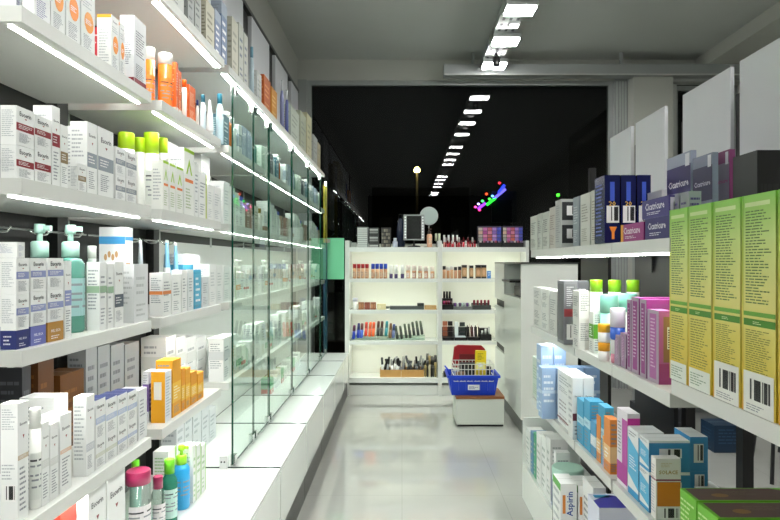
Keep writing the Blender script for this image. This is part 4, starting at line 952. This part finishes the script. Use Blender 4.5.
# things on the floor beyond the right display
e = carton('storage_box', (2.05, 4.8, .0006), .34, .3, .26, 'R', s_lines('2c2e32', '404448', 3)); reg(e, 'grey storage box on the floor', 'beyond the right display', 'box')
e = carton('storage_box', (2.42, 4.5, .0006), .26, .2, .2, 'R', s_lines('173048', '2a4a68', 3)); reg(e, 'dark blue box on the floor', 'beyond the right display', 'box')
def stool(x, y):
    e = empty('low_stool', (x, y, 0)); m = mat('2c2c2e', .5)
    MB().lathe([(.15, .40), (.17, .41), (.17, .45), (.15, .46)], m, 18).build('seat', e)
    for a in (45, 135, 225, 315):
        c, s_ = math.cos(math.radians(a)), math.sin(math.radians(a)); MB().tube([(c*.12, s_*.12, .3995), (c*.17, s_*.17, 0)], .012, m, 8).build('leg', e)
    reg(e, 'dark low stool', 'beyond the right display', 'stool')
stool(2.45, 3.9); stool(2.9, 4.3)
e = empty('side_shelf', (2.15, 5.3, 0)); reg(e, 'narrow pale shelf unit with small bottles', 'behind the right display gap', 'shelf unit')
q = MB().box(0, .02, 0, .3, 0, 1.5, mat('9a9e9c')).box(.7, .72, 0, .3, 0, 1.5, mat('9a9e9c')).box(.02, .7, .28, .3, 0, 1.5, mat('7a7e7c')); q.build('frame', e)
for z in (.3, .7, 1.15, 1.48): MB().box(.021, .699, 0, .279, z, z+.02, mat('b4b8b6')).build('shelf', e)
for i in range(7):
    b = bottle('lotion_bottle', (2.2+i*.085, 5.42, 1.1706), .028, .14, mat(('8f98a0', '8a7a60', 'a0a4a0')[i % 3]), mat(('d0d4d4', '2a50a0', '333333')[i % 3])); reg(b, 'small dim bottle', 'on pale shelf unit behind display', 'bottle', 'dim bottles on the pale shelf unit')
# ------------------------------------------------------------------ white cash cabinet on the right of the aisle
CX = .964
e = empty('drawer_cabinet', (CX, 4.86, 0)); reg(e, 'tall white drawer cabinet with open niche', 'right of the aisle near back', 'cabinet')
M_cab = mat('e6e9e2', .3)
b = MB(); W_ = .46; L_ = 1.36   # Y 4.86 .. 6.22
b.box(.02, W_, 0, L_, .12, 1.10, M_cab)
b.box(.02, W_, .80, L_, 1.10, 1.385, M_cab); b.box(.02, W_, 0, .012, 1.10, 1.385, M_cab); b.box(W_-.02, W_, .012, .8, 1.10, 1.385, mat('8a8e88', .5))
b.box(0, .0199, 0, .80, .12, 1.10, M_cab); b.box(0, .0199, 0, .012, 1.10, 1.385, M_cab)
b.build('body', e)
MB().box(-.004, W_+.01, -.01, L_, 1.386, 1.398, mat('2a2c2a', .4)).build('top', e)
MB().box(.012, W_-.02, .012, L_, 0, .1195, mat('5b5e5c', .4)).build('plinth', e)
for i, (z0, z1) in enumerate(((.12, .53), (.595, .96), (1.03, 1.385))): MB().box(0, .019, .803, L_, z0, z1, M_cab).build('drawer', e)
MB().box(.0192, .0199, .81, L_-.01, .5, 1.06, mat('3c3e3c', .5)).build('handle_gap_shade', e)  # dark sheet behind the drawers paints the shade in their handle gaps
e = empty('receipt_printer', (1.12, 5.15, 1.1006)); reg(e, 'dark flat receipt printer', 'in the niche of white cabinet', 'printer')
MB().box(-.12, .12, -.2, .2, 0, .09, M_black).build('body', e, bevel=.006); MB().box(-.12, .1, -.15, .15, .0905, .12, mat('3a3c3e')).build('lid', e, bevel=.004)
MB().box(-.19, -.02, .04, .44, .121, .14, M_black).build('tray', e)
# ------------------------------------------------------------------ back display unit
YU = 6.3
def PX(u, d=YU): return (u-CU)*d/F
def PZ(v, d=YU): return CZ-(v-CV)*d/F
e = empty('makeup_display_unit', (0, YU, 0)); reg(e, 'wide white two bay makeup display unit', 'across the back of the aisle', 'display unit')
M_cream = mat('eef0e4', .5)
X0, X1, X2, X3 = PX(345), PX(438), PX(442), PX(529)
for xa, xb in ((X0, X0+.045), (X1, X2), (X3-.03, X3)): MB().box(xa, xb, -.004, .31, 0.0, 1.625, M_shelf).build('side_panel', e)
MB().box(X0+.046, X3-.031, .3, .315, .09, 1.60, M_cream).build('back_panel', e)
for xa, xb in ((X0+.046, X1-.001), (X2+.001, X3-.031)):
    for z, t in ((1.556, .045), (1.226, .034), (.897, .034), (.571, .034), (.184, .05)):
        MB().box(xa, xb, 0, .299, z-.02, z, M_gloss).box(xa, xb, 0, .01, z-t-.004, z-.0201, M_gloss).build('shelf', e)
    for z in (1.536, 1.206, .877, .551): MB().box(xa+.01, xb-.01, .0105, .03, z-.006, z-.0005, M_unitfill).build('led_strip', e)  # unseen strips behind the shelf lips, added to brighten each bay
    MB().box(xa, xb, .02, .299, 0, .1, M_shelf).build('plinth', e)
BZ = [1.556, 1.226, .897, .571, .184]
BWh = ['on top of back unit', 'on first back shelf', 'on second back shelf', 'on third back shelf', 'on bottom back shelf']
def place_xyz(u0, u1, v, k, dy): 
    d = YU+dy; x0, x1 = PX(u0, d), PX(u1, d); z = BZ[k]+.0006; return d, x0, x1, z, max(.015, PZ(v, d)-z)
def BC(u0, u1, v, k, style, look, dy=.04, dep=.06, name='cosmetic_carton', cat='carton'):
    d, x0, x1, z, h = place_xyz(u0, u1, v, k, dy)
    o = carton(name, ((x0+x1)/2, d+dep/2, z), x1-x0-.002, dep, h, 'R', style); reg(o, look, BWh[k], cat); return o
def BB(u0, u1, v, k, body, cap, look, dy=.04, caph=.3, shape='straight', name='foundation_bottle', lab=None):
    d, x0, x1, z, h = place_xyz(u0, u1, v, k, dy); r = (x1-x0)/2-.001
    o = bottle(name, ((x0+x1)/2, d+r, z), r, h, body, cap, caph, lab, 'R', shape); reg(o, look, BWh[k], 'bottle'); return o
SK = [mat(c, .35) for c in ('b98a62', 'a87850', 'c49a74', 'b08060', '9a6a48')]
capR = mat('a01c24', .3); capB = mat('1c40b0', .3); CW = mat('eceeea', .35); CB = mat('18181a', .3)
for i in range(4): BB(352.6+i*4.1, 356.5+i*4.1, 264, 1, SK[i % 5], capR, 'beige foundation bottle with red cap', lab=mat('caa488'))
for i in range(4): BB(371+i*4.15, 374.9+i*4.15, 263.7, 1, SK[(i+1) % 5], capB, 'beige foundation bottle with blue cap', caph=.36, lab=mat('caa488'))
for a in (389.3, 394.2, 400.6): BB(a, a+3.6, 265, 1, mat('3a2a5a'), CW, 'small tube bottle with tall white cap', caph=.66)
for i, a in enumerate((406, 412, 418, 424, 430.3)): BB(a, a+4.4, 265+i*.4, 1, SK[(i*2+2) % 5], mat('e4d8d0'), 'pale pink foundation bottle with light cap', caph=.4, lab=mat('e0c8bc'))
# second shelf
o = jar('cream_jar', (PX(355, YU+.06), YU+.1, BZ[2]+.0006), .028, .12, CW, mat('d8dce8'), .3); reg(o, 'tall white jar', BWh[2], 'jar')
cmp_ = lambda b, c1, c2: dict(N=lambda f: [f.ell(.25+.5*i, .5, .2, .34, mat(c), 1) for i, c in enumerate((c1, c2))], base=mat(b))
for i, (b, c1, c2) in enumerate((('8a5a3c', 'b07a58', 'a06a48'), ('7a3c2c', '9a5240', '8a4a3a'), ('8a5238', 'b88462', 'a87452'))): BC(358.3+i*6, 364+i*6, 302.4, 2, cmp_(b, c1, c2), 'brown powder compact box')
BC(377, 386, 304, 2, cmp_('d8cca0', 'e4dcb8', 'dcd0a4'), 'cream powder compact box')
e = empty('eyelash_tray', (PX(406, YU+.05), YU+.05, BZ[2]+.0006)); reg(e, 'long dark grey eyelash tray', BWh[2], 'tray')
MB().box(-.17, .19, 0, .09, 0, .035, mat('3f4744', .5)).build('body', e); MB().box(.12, .19, -.001, .09, .0355, .065, mat('1f2624', .4)).build('lid', e); MB().lathe([(.012, -.22), (.014, -.21), (.014, -.171)], mat('5a625e'), 10, c=(0, .03, .02), axis='x').build('brush', e)
BC(424.5, 436.5, 305.5, 2, s_lines('c09a64', 'd8b888', 2), 'tan wooden box', dep=.08)
# third shelf: leaning pencils and mascaras in clear holders
def stick(u, v0, v1, col, look, lean=6, wpx=3.0, capc=None):
    d = YU+.09; x = PX(u, d); z0 = PZ(v1, d); z0 = max(z0, BZ[3]+.012); h = PZ(v0, d)-z0; r = wpx*d/F/2
    e = empty('mascara_tube', (x, d, z0)); e.rotation_euler = (0, math.radians(lean), 0)
    MB().lathe([(r*.8, 0), (r, .006), (r, h*.55)], col, 12).build('body', e)
    MB().lathe([(r*.92, h*.55+.0004), (r*.85, h-.006), (r*.5, h)], capc or col, 12).build('cap', e)
    reg(e, look, BWh[3], 'mascara')
bl = mat('1e3aa8', .3); rdo = mat('c8402a', .3); org = mat('e0602a', .3); bk = mat('1e1c1a', .3); br_ = mat('4a2e20', .3); tl = mat('1f7f88', .3); sb = mat('7a5a34', .3)
for u, v0, v1, c, cc, n in ((353.5, 325, 339, bl, mat('5a2a48'), 'blue'), (358, 323, 338, bl, mat('28306a'), 'blue'), (361.3, 323, 338, mat('4868c8', .3), mat('6a3a3a'), 'blue'), (365.6, 322, 336, rdo, rdo, 'red orange'), (369.6, 322, 336.5, org, org, 'red orange'), (373, 322, 336.5, org, mat('d85a30', .3), 'red orange'),
    (377.7, 321, 336, bk, br_, 'dark brown'), (381.3, 321, 336, bk, br_, 'dark brown'), (386, 321, 336, tl, tl, 'teal'), (390, 323, 338, sb, sb, 'bronze'), (393.2, 324, 338, mat('5a6a98', .3), mat('3a4878'), 'pale blue')):
    stick(u, v0, v1, c, f'{n} mascara tube leaning in row', 4, 3.2, cc)
for u, v0, v1 in ((397.5, 325.5, 340.5), (402, 325.5, 339.5), (406.6, 323.5, 338), (410.5, 323.5, 338), (414.3, 321.5, 335.5), (418.4, 320.5, 335.5), (422.3, 320.5, 334.5)):
    stick(u, v0, v1, mat('2a332c', .3), 'black green mascara tube leaning in row', 352, 2.9, mat('55604f', .3))
for a, b, n in ((351.5, 376, 'left'), (376.3, 395, 'middle'), (395.5, 425, 'right')):
    xa, xb = PX(a, YU+.07), PX(b, YU+.07); e = empty('clear_holder', (xa, YU+.115, BZ[3]+.0006)); reg(e, f'{n} clear plastic mascara holder', BWh[3], 'holder')
    MB().box(0, xb-xa, 0, .004, 0, .05, M_clear).build('back_plate', e); MB().box(0, xb-xa, -.05, -.0005, 0, .004, M_clear).build('base', e)
# bottom shelf: bamboo trays with jumbled tubes
for n, (a, b) in enumerate(((380, 401), (401.3, 424))):
    xa, xb = PX(a, YU+.04), PX(b, YU+.04); w = xb-xa; e = empty('bamboo_tray', (xa, YU+.04, BZ[4]+.0006)); reg(e, 'low bamboo tray of makeup tubes', BWh[4], 'tray')
    MB().box(0, w, 0, .2, 0, .01, M_wood2).box(0, w, 0, .008, .01, .075, M_wood2).box(0, w, .192, .2, .01, .075, M_wood2).box(0, .008, .008, .192, .01, .075, M_wood2).box(w-.008, w, .008, .192, .01, .075, M_wood2).build('box', e)
R_ = random.Random(11)
xa = PX(381.5, YU+.05)
for i in range(26):
    x = xa+.012+i*.0168+R_.uniform(-.004, .004); y = YU+.06+.045*(i % 3); z = BZ[4]+.055
    c = R_.choice(['c8ccc8', '1a1a1c', 'e0e2de', '8a8e90', 'e0e2de', '3a3c3c', '101012'] if i < 13 else ['c8ccc8', '1a1a1c', '2a2c2e', '8a8e90', '3a3c3c', '101012']); h = R_.uniform(.1, .16)
    e = empty('makeup_tube', (x, y, z)); e.rotation_euler = (R_.uniform(-.25, .1), R_.uniform(-.5, .5), 0)
    MB().lathe([(.009, 0), (.014, .005), (.014, h*.5)], mat(c, .25), 10).build('body', e); MB().lathe([(.012, h*.5+.0005), (.012, h*.96), (.009, h)], mat(R_.choice(['1a1a1c', 'b8bcb8', '4a4c4e']), .2, .3), 10).build('cap', e)
    n = {'c8ccc8': 'silver grey', '1a1a1c': 'black', '2a2c2e': 'charcoal', '8a8e90': 'grey', 'e0e2de': 'white', '3a3c3c': 'dark grey', '101012': 'jet black'}[c]
    reg(e, f'{n} makeup tube', 'jumbled in the bamboo trays', 'makeup tube')
for i in range(12):
    u = 425.5+(i % 6)*2.0; d = YU+.05+.06*(i//6); x = PX(u, d); h = R_.uniform(.1, .2)+.05*(i//6); c = R_.choice(['1c1c1a', '8a7a4a', '3a3a34', 'c0b898'])
    o = MB().lathe([(.01, 0), (.012, .01), (.012, h*.6), (.016, h*.7), (.014, h)], mat(c, .3), 10).build('makeup_brush', loc=(x, d, BZ[4]+.0006)); reg(o, {'1c1c1a': 'black', '8a7a4a': 'brass coloured', '3a3a34': 'dark olive', 'c0b898': 'cream'}[c]+' upright makeup brush', 'beside the bamboo trays', 'brush')
# top of the unit, left bay
def organiser(u0, u1, v, body, bars, look, n, cols=1, dy=.06):
    d, x0, x1, z, h = place_xyz(u0, u1, v, 0, dy); w = x1-x0-.003
    e = empty('drawer_organiser', ((x0+x1)/2, d, z)); mb = MB().box(-w/2, w/2, 0, .12, 0, h, body); mb.build('body', e)
    for i in range(n):
        for j in range(cols):
            a = -w/2+.006+j*(w-.012)/cols; b = a+(w-.012)/cols-.004; zz = .006+i*(h-.012)/n
            MB().box(a, b, -.006, -.0005, zz, zz+(h-.012)/n*.72, bars[(i+j) % len(bars)]).build('drawer', e)
    reg(e, look, BWh[0], 'organiser')
organiser(357, 368.3, 227, mat('7f8583'), [mat('c4cac6')], 'tall grey white drawer tower', 9)
organiser(369, 379, 227.5, mat('1e2020'), [mat('b0b4b0'), mat('3a3c3c'), mat('8a8e8a')], 'black and white drawer tower', 7)
organiser(381, 391, 227.5, mat('2a2a28'), [mat('7a7668'), mat('4a4a44'), mat('8a8678')], 'dark grid organiser of small pots', 5, 4)
BB(392.3, 397.7, 238, 0, mat('c4ccdc', .3), mat('d8dce4'), 'stubby white blue bottle', name='lotion_bottle', shape='round')
o = carton('clear_box', (PX(354, YU+.1), YU+.12, BZ[0]+.0006), .05, .08, .05, 'R', s_lines('a8b0a8', '8a9088', 3)); reg(o, 'low pale storage box', BWh[0], 'box')
# dark bag
d, x0, x1, z, h = place_xyz(396.5, 404.5, 218, 0, .2); e = empty('dark_bag', ((x0+x1)/2, d, z)); reg(e, 'dark blue glossy bag', 'behind the lit mirror', 'bag')
MB().lathe([(.045, 0), (.052, .02), (.045, h*.6), (.03, h*.9), (.012, h)], mat('1a2338', .15), 16, sy=.6).build('body', e); MB().tube([(-.02, 0, h*.95), (-.015, 0, h+.04), (.015, 0, h+.04), (.02, 0, h*.95)], .004, M_black).build('handle', e)
# lit mirror
d, x0, x1, z, h = place_xyz(403.5, 424.5, 214.5, 0, .1); w = x1-x0
e = empty('vanity_mirror', ((x0+x1)/2, d, z)); reg(e, 'rectangular vanity mirror with dots of light', BWh[0], 'mirror')
z0 = .075
MB().box(-w/2, w/2, 0, .02, z0, h, mat('8a8e8c', .4)).build('frame', e, bevel=.004)
MB().box(-w/2+.035, w/2-.035, -.0015, -.0003, z0+.015, h-.015, mat('8e9290', .06, .9)).build('mirror_glass', e)
for sx in (-1, 1):
    for i in range(8): MB().lathe([(.007, -.004), (.006, 0)], emit('mirror_bulb', 'f4fff8', .8), 10, c=(sx*(w/2-.018), -.0005, z0+.03+i*(h-z0-.06)/7), axis='y').build('bulb', e)
MB().tube([(0, .01, z0), (0, .02, .02)], .01, M_black).build('stem', e); MB().lathe([(.07, 0), (.07, .012), (.015, .02)], M_black, 20, c=(0, .02, 0)).build('base', e)
# round mirror
d = YU+.2; e = empty('round_mirror', (PX(429, d), d, BZ[0]+.0006)); reg(e, 'round pale mirror on thin stand', 'beside the vanity mirror', 'mirror')
zc = PZ(216, d)-BZ[0]; rr = 9.2*d/F
MB().lathe([(rr*.96, .002), (rr, .006), (rr, .014), (rr*.9, .018)], mat('b8bcbc', .3, .6), 32, c=(0, 0, zc), axis='y').build('frame', e)
MB().lathe([(rr*.93, .0), (rr*.93, .0018)], mat('a8b8b2', .5, 0), 32, c=(0, 0, zc), axis='y').build('mirror_glass', e)
MB().tube([(0, .01, zc-rr), (0, .01, .01)], .006, M_chrome).build('stand', e); MB().lathe([(.06, 0), (.06, .008), (.01, .014)], M_chrome, 20, c=(0, .01, 0)).build('base', e)
e = pump_bottle('pump_bottle', (PX(429.5, YU+.06), YU+.06, BZ[0]+.0006), .028, .2, mat('d8a888', .3), mat('4a3a34'), mat('e0b898')); reg(e, 'peach coloured pump bottle', 'below the round mirror', 'pump bottle')
for a in (436.5, 439.8):
    d = YU+.05; o = MB().lathe([(.013, 0), (.013, .075), (.01, .08)], mat('d4dcc0', .4), 12).build('candle', loc=(PX(a, d), d+.08, BZ[0]+.0706 if False else 1.6256)); reg(o, 'small pale green candle', 'on divider of back unit', 'candle')
# right bay top: lipsticks and palette displays
for i, u in enumerate((444.2, 448.6, 453, 457)):
    d = YU+.08; e = empty('lip_gloss', (PX(u, d), d, BZ[0]+.0006)); reg(e, 'lip gloss with tall white cap', 'at left of back unit top', 'lip gloss')
    MB().lathe([(.011, 0), (.011, .055)], mat(('c88a80', 'a03030', 'b02838', 'c09080')[i], .25), 12).build('body', e); MB().lathe([(.0105, .0555), (.0105, .125), (.009, .13)], CW, 12).build('cap', e)
for i in range(14):
    u = 445.5+i*2.25; d = YU+.03 if i % 2 else YU+.15; h = .07 if i % 2 else .11; e = empty('lipstick', (PX(u, d), d, BZ[0]+.0006))
    c = ('8a1420', 'b8283a', '701018', 'c83848', 'd8ccc8')[i % 5]; reg(e, {'8a1420': 'deep red', 'b8283a': 'bright red', '701018': 'dark crimson', 'c83848': 'rose red', 'd8ccc8': 'pale'}[c]+' small lipstick', 'on back unit top', 'lipstick')
    MB().lathe([(.011, 0), (.011, h*.5)], mat(c, .25), 10).build('body', e); MB().lathe([(.0095, h*.5+.0005), (.0095, h*.85), (.006, h)], mat('5a1018' if i % 3 else 'c8c0bc', .25), 10).build('cap', e)
PAL = ['b8b0a0', 'c070a8', 'b85868', 'a078c0', '4a50b0', 'c8a890', 'a04888', 'c87890', '8060a8', '3a48a8', 'a8a098', 'd080a0', 'b06060', 'b890c8', '5058a8', '909890', 'b06098', 'c06050', '9878b8', '4048a0']
for u0, u1, n in ((478, 501.5, 'left'), (502.5, 522.8, 'right')):
    d, x0, x1, z, h = place_xyz(u0, u1, 226, 0, .1); w = x1-x0-.003; e = empty('palette_display', ((x0+x1)/2, d, z)); reg(e, f'{n} display of coloured makeup pots', 'on back unit top', 'display')
    MB().box(-w/2, w/2, 0, .1, .05, h, mat('2a2238')).build('frame', e); MB().box(-w/2, w/2, -.06, .1, 0, .0495, M_black).build('base', e)
    for r in range(4):
        for c in range(5):
            x = -w/2+(c+.5)*w/5; zz = .065+(r+.5)*(h-.08)/4
            MB().box(x-w/11.5, x+w/11.5, -.008, -.0005, zz-(h-.08)/9.5, zz+(h-.08)/9.5, mat(PAL[(3-r)*5+c], .35)).build('pot', e)
    for c in range(6): MB().box(-w/2+.012+c*w/6.2, -w/2+.03+c*w/6.2, -.05, -.02, .05, .07, mat(('c0b8b0', 'a04860', '7a6888')[c % 3], .3)).build('tester', e)
# right bay shelf 1
for i, (a, b, v, cc) in enumerate(((442.6, 446, 266, CB), (446.4, 450, 267, CW), (450.3, 453.6, 266, CW), (454, 457.5, 267, CB), (458, 461.5, 266.5, CB))): BB(a, b, v, 1, SK[i % 5], cc, 'beige foundation bottle', caph=.3, name='foundation_bottle')
bx = s_block('b08a60', '18181a', .72, 1.0); bx['N'] = lambda f: (f.rect(0, .8, 1, 1, mat('141416')), f.rect(0, 0, 1, .14, mat('2a2420')), f.ell(.5, .45, .3, .22, mat('c8a07c'), 1))
for a, b, v in ((462, 467, 265), (469.5, 473.5, 265.5), (475.8, 481, 265), (481.3, 486.5, 265)): BC(a, b, v, 1, bx, 'brown foundation box with black top')
BC(487.5, 491, 271, 1, s_lines('3a78c0', 'c8d8f0', 2), 'small blue box')
# right bay shelf 2
def rack(k, u0, u1, v, look, items, dy=.03, hb=.03, dark=M_black):
    d, x0, x1, z, h = place_xyz(u0, u1, v, k, dy); e = empty('tester_stand', (x0, d, z)); reg(e, look, BWh[k], 'tester stand'); w = x1-x0
    MB().box(0, w, 0, .16, 0, hb, dark).build('base', e); MB().box(0, w, .12, .16, hb+.0005, h*.6, dark).build('riser', e)
    return e, w, h
e, w, h = rack(2, 442.8, 453.5, 292, 'stepped black tester stand with pots', None, hb=.05)
for i in range(3): MB().lathe([(.012, h*.6+.001), (.012, h)], M_black, 10, c=(.025+i*.03, .14, 0)).build('pot', e)
for i in range(4): MB().lathe([(.011, .0505), (.011, .09)], mat(('a83a6a', '8a2a3a', '6a2040', '3a1a20')[i], .3), 10, c=(.015+i*.026, .05, 0)).build('pot', e)
e, w, h = rack(2, 454, 472, 300, 'clear tester stand with purple pots', None, hb=.03, dark=mat('6a6e6c'))
for i in range(7): MB().lathe([(.01, .0305), (.01, .07)], mat(('6a3a8a', 'd0d4d0', '4a2a5a', 'a8c0b8', 'b8bcc0')[i % 5], .3), 10, c=(.015+i*.026, .04, 0)).build('pot', e)
e, w, h = rack(2, 473, 491, 300, 'black tester stand with red lipsticks', None, hb=.045, dark=mat('3a3c3a'))
for i in range(5): MB().lathe([(.012, .0455), (.012, .09), (.009, .1)], mat('7a1830', .3), 10, c=(.018+i*.038, .05, 0)).build('lipstick', e)
# right bay shelf 3
e, w, h = rack(3, 442.8, 454, 320, 'copper and black palette stand', None, hb=.03)
for r in range(3):
    for c in range(2): MB().box(.006+c*.055, .055+c*.055, .1, .1195, .035+r*.055, .083+r*.055, mat(('9a6048', '1c1a1a')[(r*0+c) % 2], .3)).build('palette', e)
e, w, h = rack(3, 454.5, 467.5, 320, 'black and white palette stand', None, hb=.03)
MB().box(.01, .05, .1, .1195, .04, .185, mat('d0d8d8', .3)).build('palette', e)
for r in range(3): MB().box(.065, .12, .1, .1195, .035+r*.052, .078+r*.052, mat('2a3230', .3)).build('palette', e)
MB().box(.01, .12, .02, .09, .0305, .04, mat('c8d0d4', .3)).build('card', e)
e, w, h = rack(3, 468, 480.5, 320, 'tester stand with slanted eye pencils', None, hb=.03)
for i in range(6): MB().tube([(.012+i*.02, .08, .0305), (.006+i*.021, .1, .15+.02*(i % 2))], .005, mat(('1a1a1a', 'c8c0b0', '5a2a2a', 'e0dcd8')[i % 4], .3), 8).build('pencil', e)
e, w, h = rack(3, 481, 491.5, 322, 'low black tray with pale bottles', None, hb=.06)
for i in range(3): MB().lathe([(.011, .0605), (.011, .1+.02*i)], mat('b8bcb8', .3), 10, c=(.02+i*.035, .05, 0)).build('bottle', e)
BC(440.5+3, 447, 372, 4, s_lines('1a1a1a', '3a3a3a', 2), 'small black box')
# ------------------------------------------------------------------ stand with baskets
d = 5.1; x0, x1 = PX(456.5, d), PX(504, d); ht = PZ(396.5, d)
e = empty('low_stand', ((x0+x1)/2, d, 0)); reg(e, 'low white stand with wooden top', 'on the floor under blue basket', 'stand'); w = x1-x0
MB().box(-w/2, w/2, 0, .34, .018, ht-.022, mat('cdd1c8', .35)).build('body', e); MB().box(-w/2-.004, w/2+.004, -.006, .345, ht-.0215, ht, M_wood).build('top', e); MB().box(-w/2+.01, w/2-.005, .01, .33, 0, .0175, M_black).build('plinth', e)
BLU = mat('1440c8', .35)
def basket(name, c, w, dp, h, taper, m, look, where, open_=False, t=.006):
    e = empty(name, c); mb = MB(); a, b = w/2-taper, w/2
    def ring(z, s): k = a+(b-a)*z/h; kd = dp/2-taper+(taper)*z/h; k -= s; kd -= s; return [(-k, -kd, z), (k, -kd, z), (k, kd, z), (-k, kd, z)]
    o0, o1, i0, i1 = ring(0, 0), ring(h, 0), ring(t, t), ring(h, t)
    for j in range(4):
        k = (j+1) % 4
        mb.face([o0[j], o0[k], o1[k], o1[j]], m); mb.face([i0[k], i0[j], i1[j], i1[k]], m); mb.face([o1[j], o1[k], i1[k], i1[j]], m)
    mb.face(list(reversed(o0)), m); mb.face(i0, m)
    # ribs
    for i in range(7):
        x = -a+2*a*i/6
        mb.box(x-.004, x+.004, -dp/2+taper*.5-.012, -dp/2+taper*.5+.002, h*.25, h*.8, m)
    mb.build('body', e); r = MB()
    rw, rd = b+.012, dp/2+.012
    r.box(-rw, rw, -rd, -rd+.016, h-.016, h+.004, m).box(-rw, rw, rd-.016, rd, h-.016, h+.004, m).box(-rw, -rw+.016, -rd+.016, rd-.016, h-.016, h+.004, m).box(rw-.016, rw, -rd+.016, rd-.016, h-.016, h+.004, m)
    r.build('rim', e); reg(e, look, where, 'basket'); return e
bc = (PX(474, d)+.0, d+.17, ht+.0006)
e = basket('shopping_basket', bc, .43, .3, .17, .03, BLU, 'bright blue plastic shopping basket', 'on the low white stand')
q = MB().box(-.05, .05, -.1515, -.149, .05, .095, mat('e8eaea')); f = Face(q, (-.05, -.1515, .05), (1,0,0), (0,0,1), (0,-1,0), .1, .045); f.lines(.1, .2, .9, .8, 2, mat('1a4aa0'), 1); q.build('label', e)
MB().tube([(-.19, .06, .17), (-.235, .0, .23), (-.235, -.05, .235), (-.19, -.1, .175)], .006, BLU).build('handle', e)
# things in the basket
X, Y, Z = bc
e = empty('wire_basket', (X, Y-.03, Z+.12)); reg(e, 'white plastic mesh basket', 'inside the blue basket', 'basket')
q = MB(); WH = mat('dcdcd4', .4)
for y in (-.11, .11):
    for z in (.0, .05, .1, .145): q.box(-.17, .17, y-.003, y+.003, z, z+.006, WH)
    for i in range(12): q.box(-.17+i*.0305, -.165+i*.0305, y-.003, y+.003, 0, .15, WH)
for x in (-.17, .17):
    for z in (.0, .05, .1, .145): q.box(x-.003, x+.003, -.11, .11, z, z+.006, WH)
q.build('mesh', e)
q = MB().box(-.17, .17, -.11, .11, -.004, -.0005, WH); q.build('base', e)
def rbox(name, x, y, z, w, dp, h, m, look, rz=0, ry=0, text=None, rx=0):
    e = MB(); e.box(-w/2, w/2, -dp/2, dp/2, 0, h, m)
    if text:
        f = Face(e, (-w/2, -dp/2, 0), (1,0,0), (0,0,1), (0,-1,0), w, h); f.rect(.1, .35, .9, .6, mat('f2ee9a'), 0); f.ell(.45, .5, .2, .07, mat('f4f4f0'), 1); f.lines(.2, .1, .8, .3, 3, mat('b89a20'), 1); f.lines(.2, .68, .8, .92, 3, mat('8a7a10'), 1)
    o = e.build(name, loc=(x, y, z), bevel=.004); o.rotation_euler = (rx, ry, rz); reg(o, look, 'inside the blue basket', 'basket' if 'basket' in name else 'box'); return o
e = empty('red_basket', (X-.015, Y+.1, Z+.2)); reg(e, 'dark red plastic basket tipped upright', 'inside the blue basket', 'basket')
q = MB(); RDm = mat('9a1420', .4)
pr = [(-.15, .0), (.15, .0), (.145, .165), (.115, .195), (-.095, .2), (-.13, .18)]
q.face([(x, -.012, z) for x, z in pr], RDm); q.face([(x, .03, z) for x, z in reversed(pr)], RDm)
for i in range(len(pr)):
    a, b = pr[i], pr[(i+1) % len(pr)]; q.face([(a[0], -.012, a[1]), (a[0], .03, a[1]), (b[0], .03, b[1]), (b[0], -.012, b[1])], RDm)
q.build('body', e); q = MB().box(-.085, .1, -.016, -.0125, .03, .12, mat('6a0c16', .5)); q.build('recess_shade', e)  # flat plate in darker red paints the shade of a hollow
rbox('yellow_carton', X+.065, Y-.06, Z+.125, .095, .03, .25, mat('e4c818', .4), 'tall yellow carton', ry=.03, text=1)
rbox('black_box', X-.03, Y+.02, Z+.125, .15, .05, .13, mat('1c1e1e', .4), 'black box with grey details')
rbox('black_box', X+.142, Y+.0, Z+.125, .05, .06, .1, mat('262828', .4), 'small black box beside yellow carton')
rbox('brown_box', X-.1, Y-.04, Z+.125, .08, .04, .06, mat('8a6a50', .5), 'small brown box')
finish_labels()
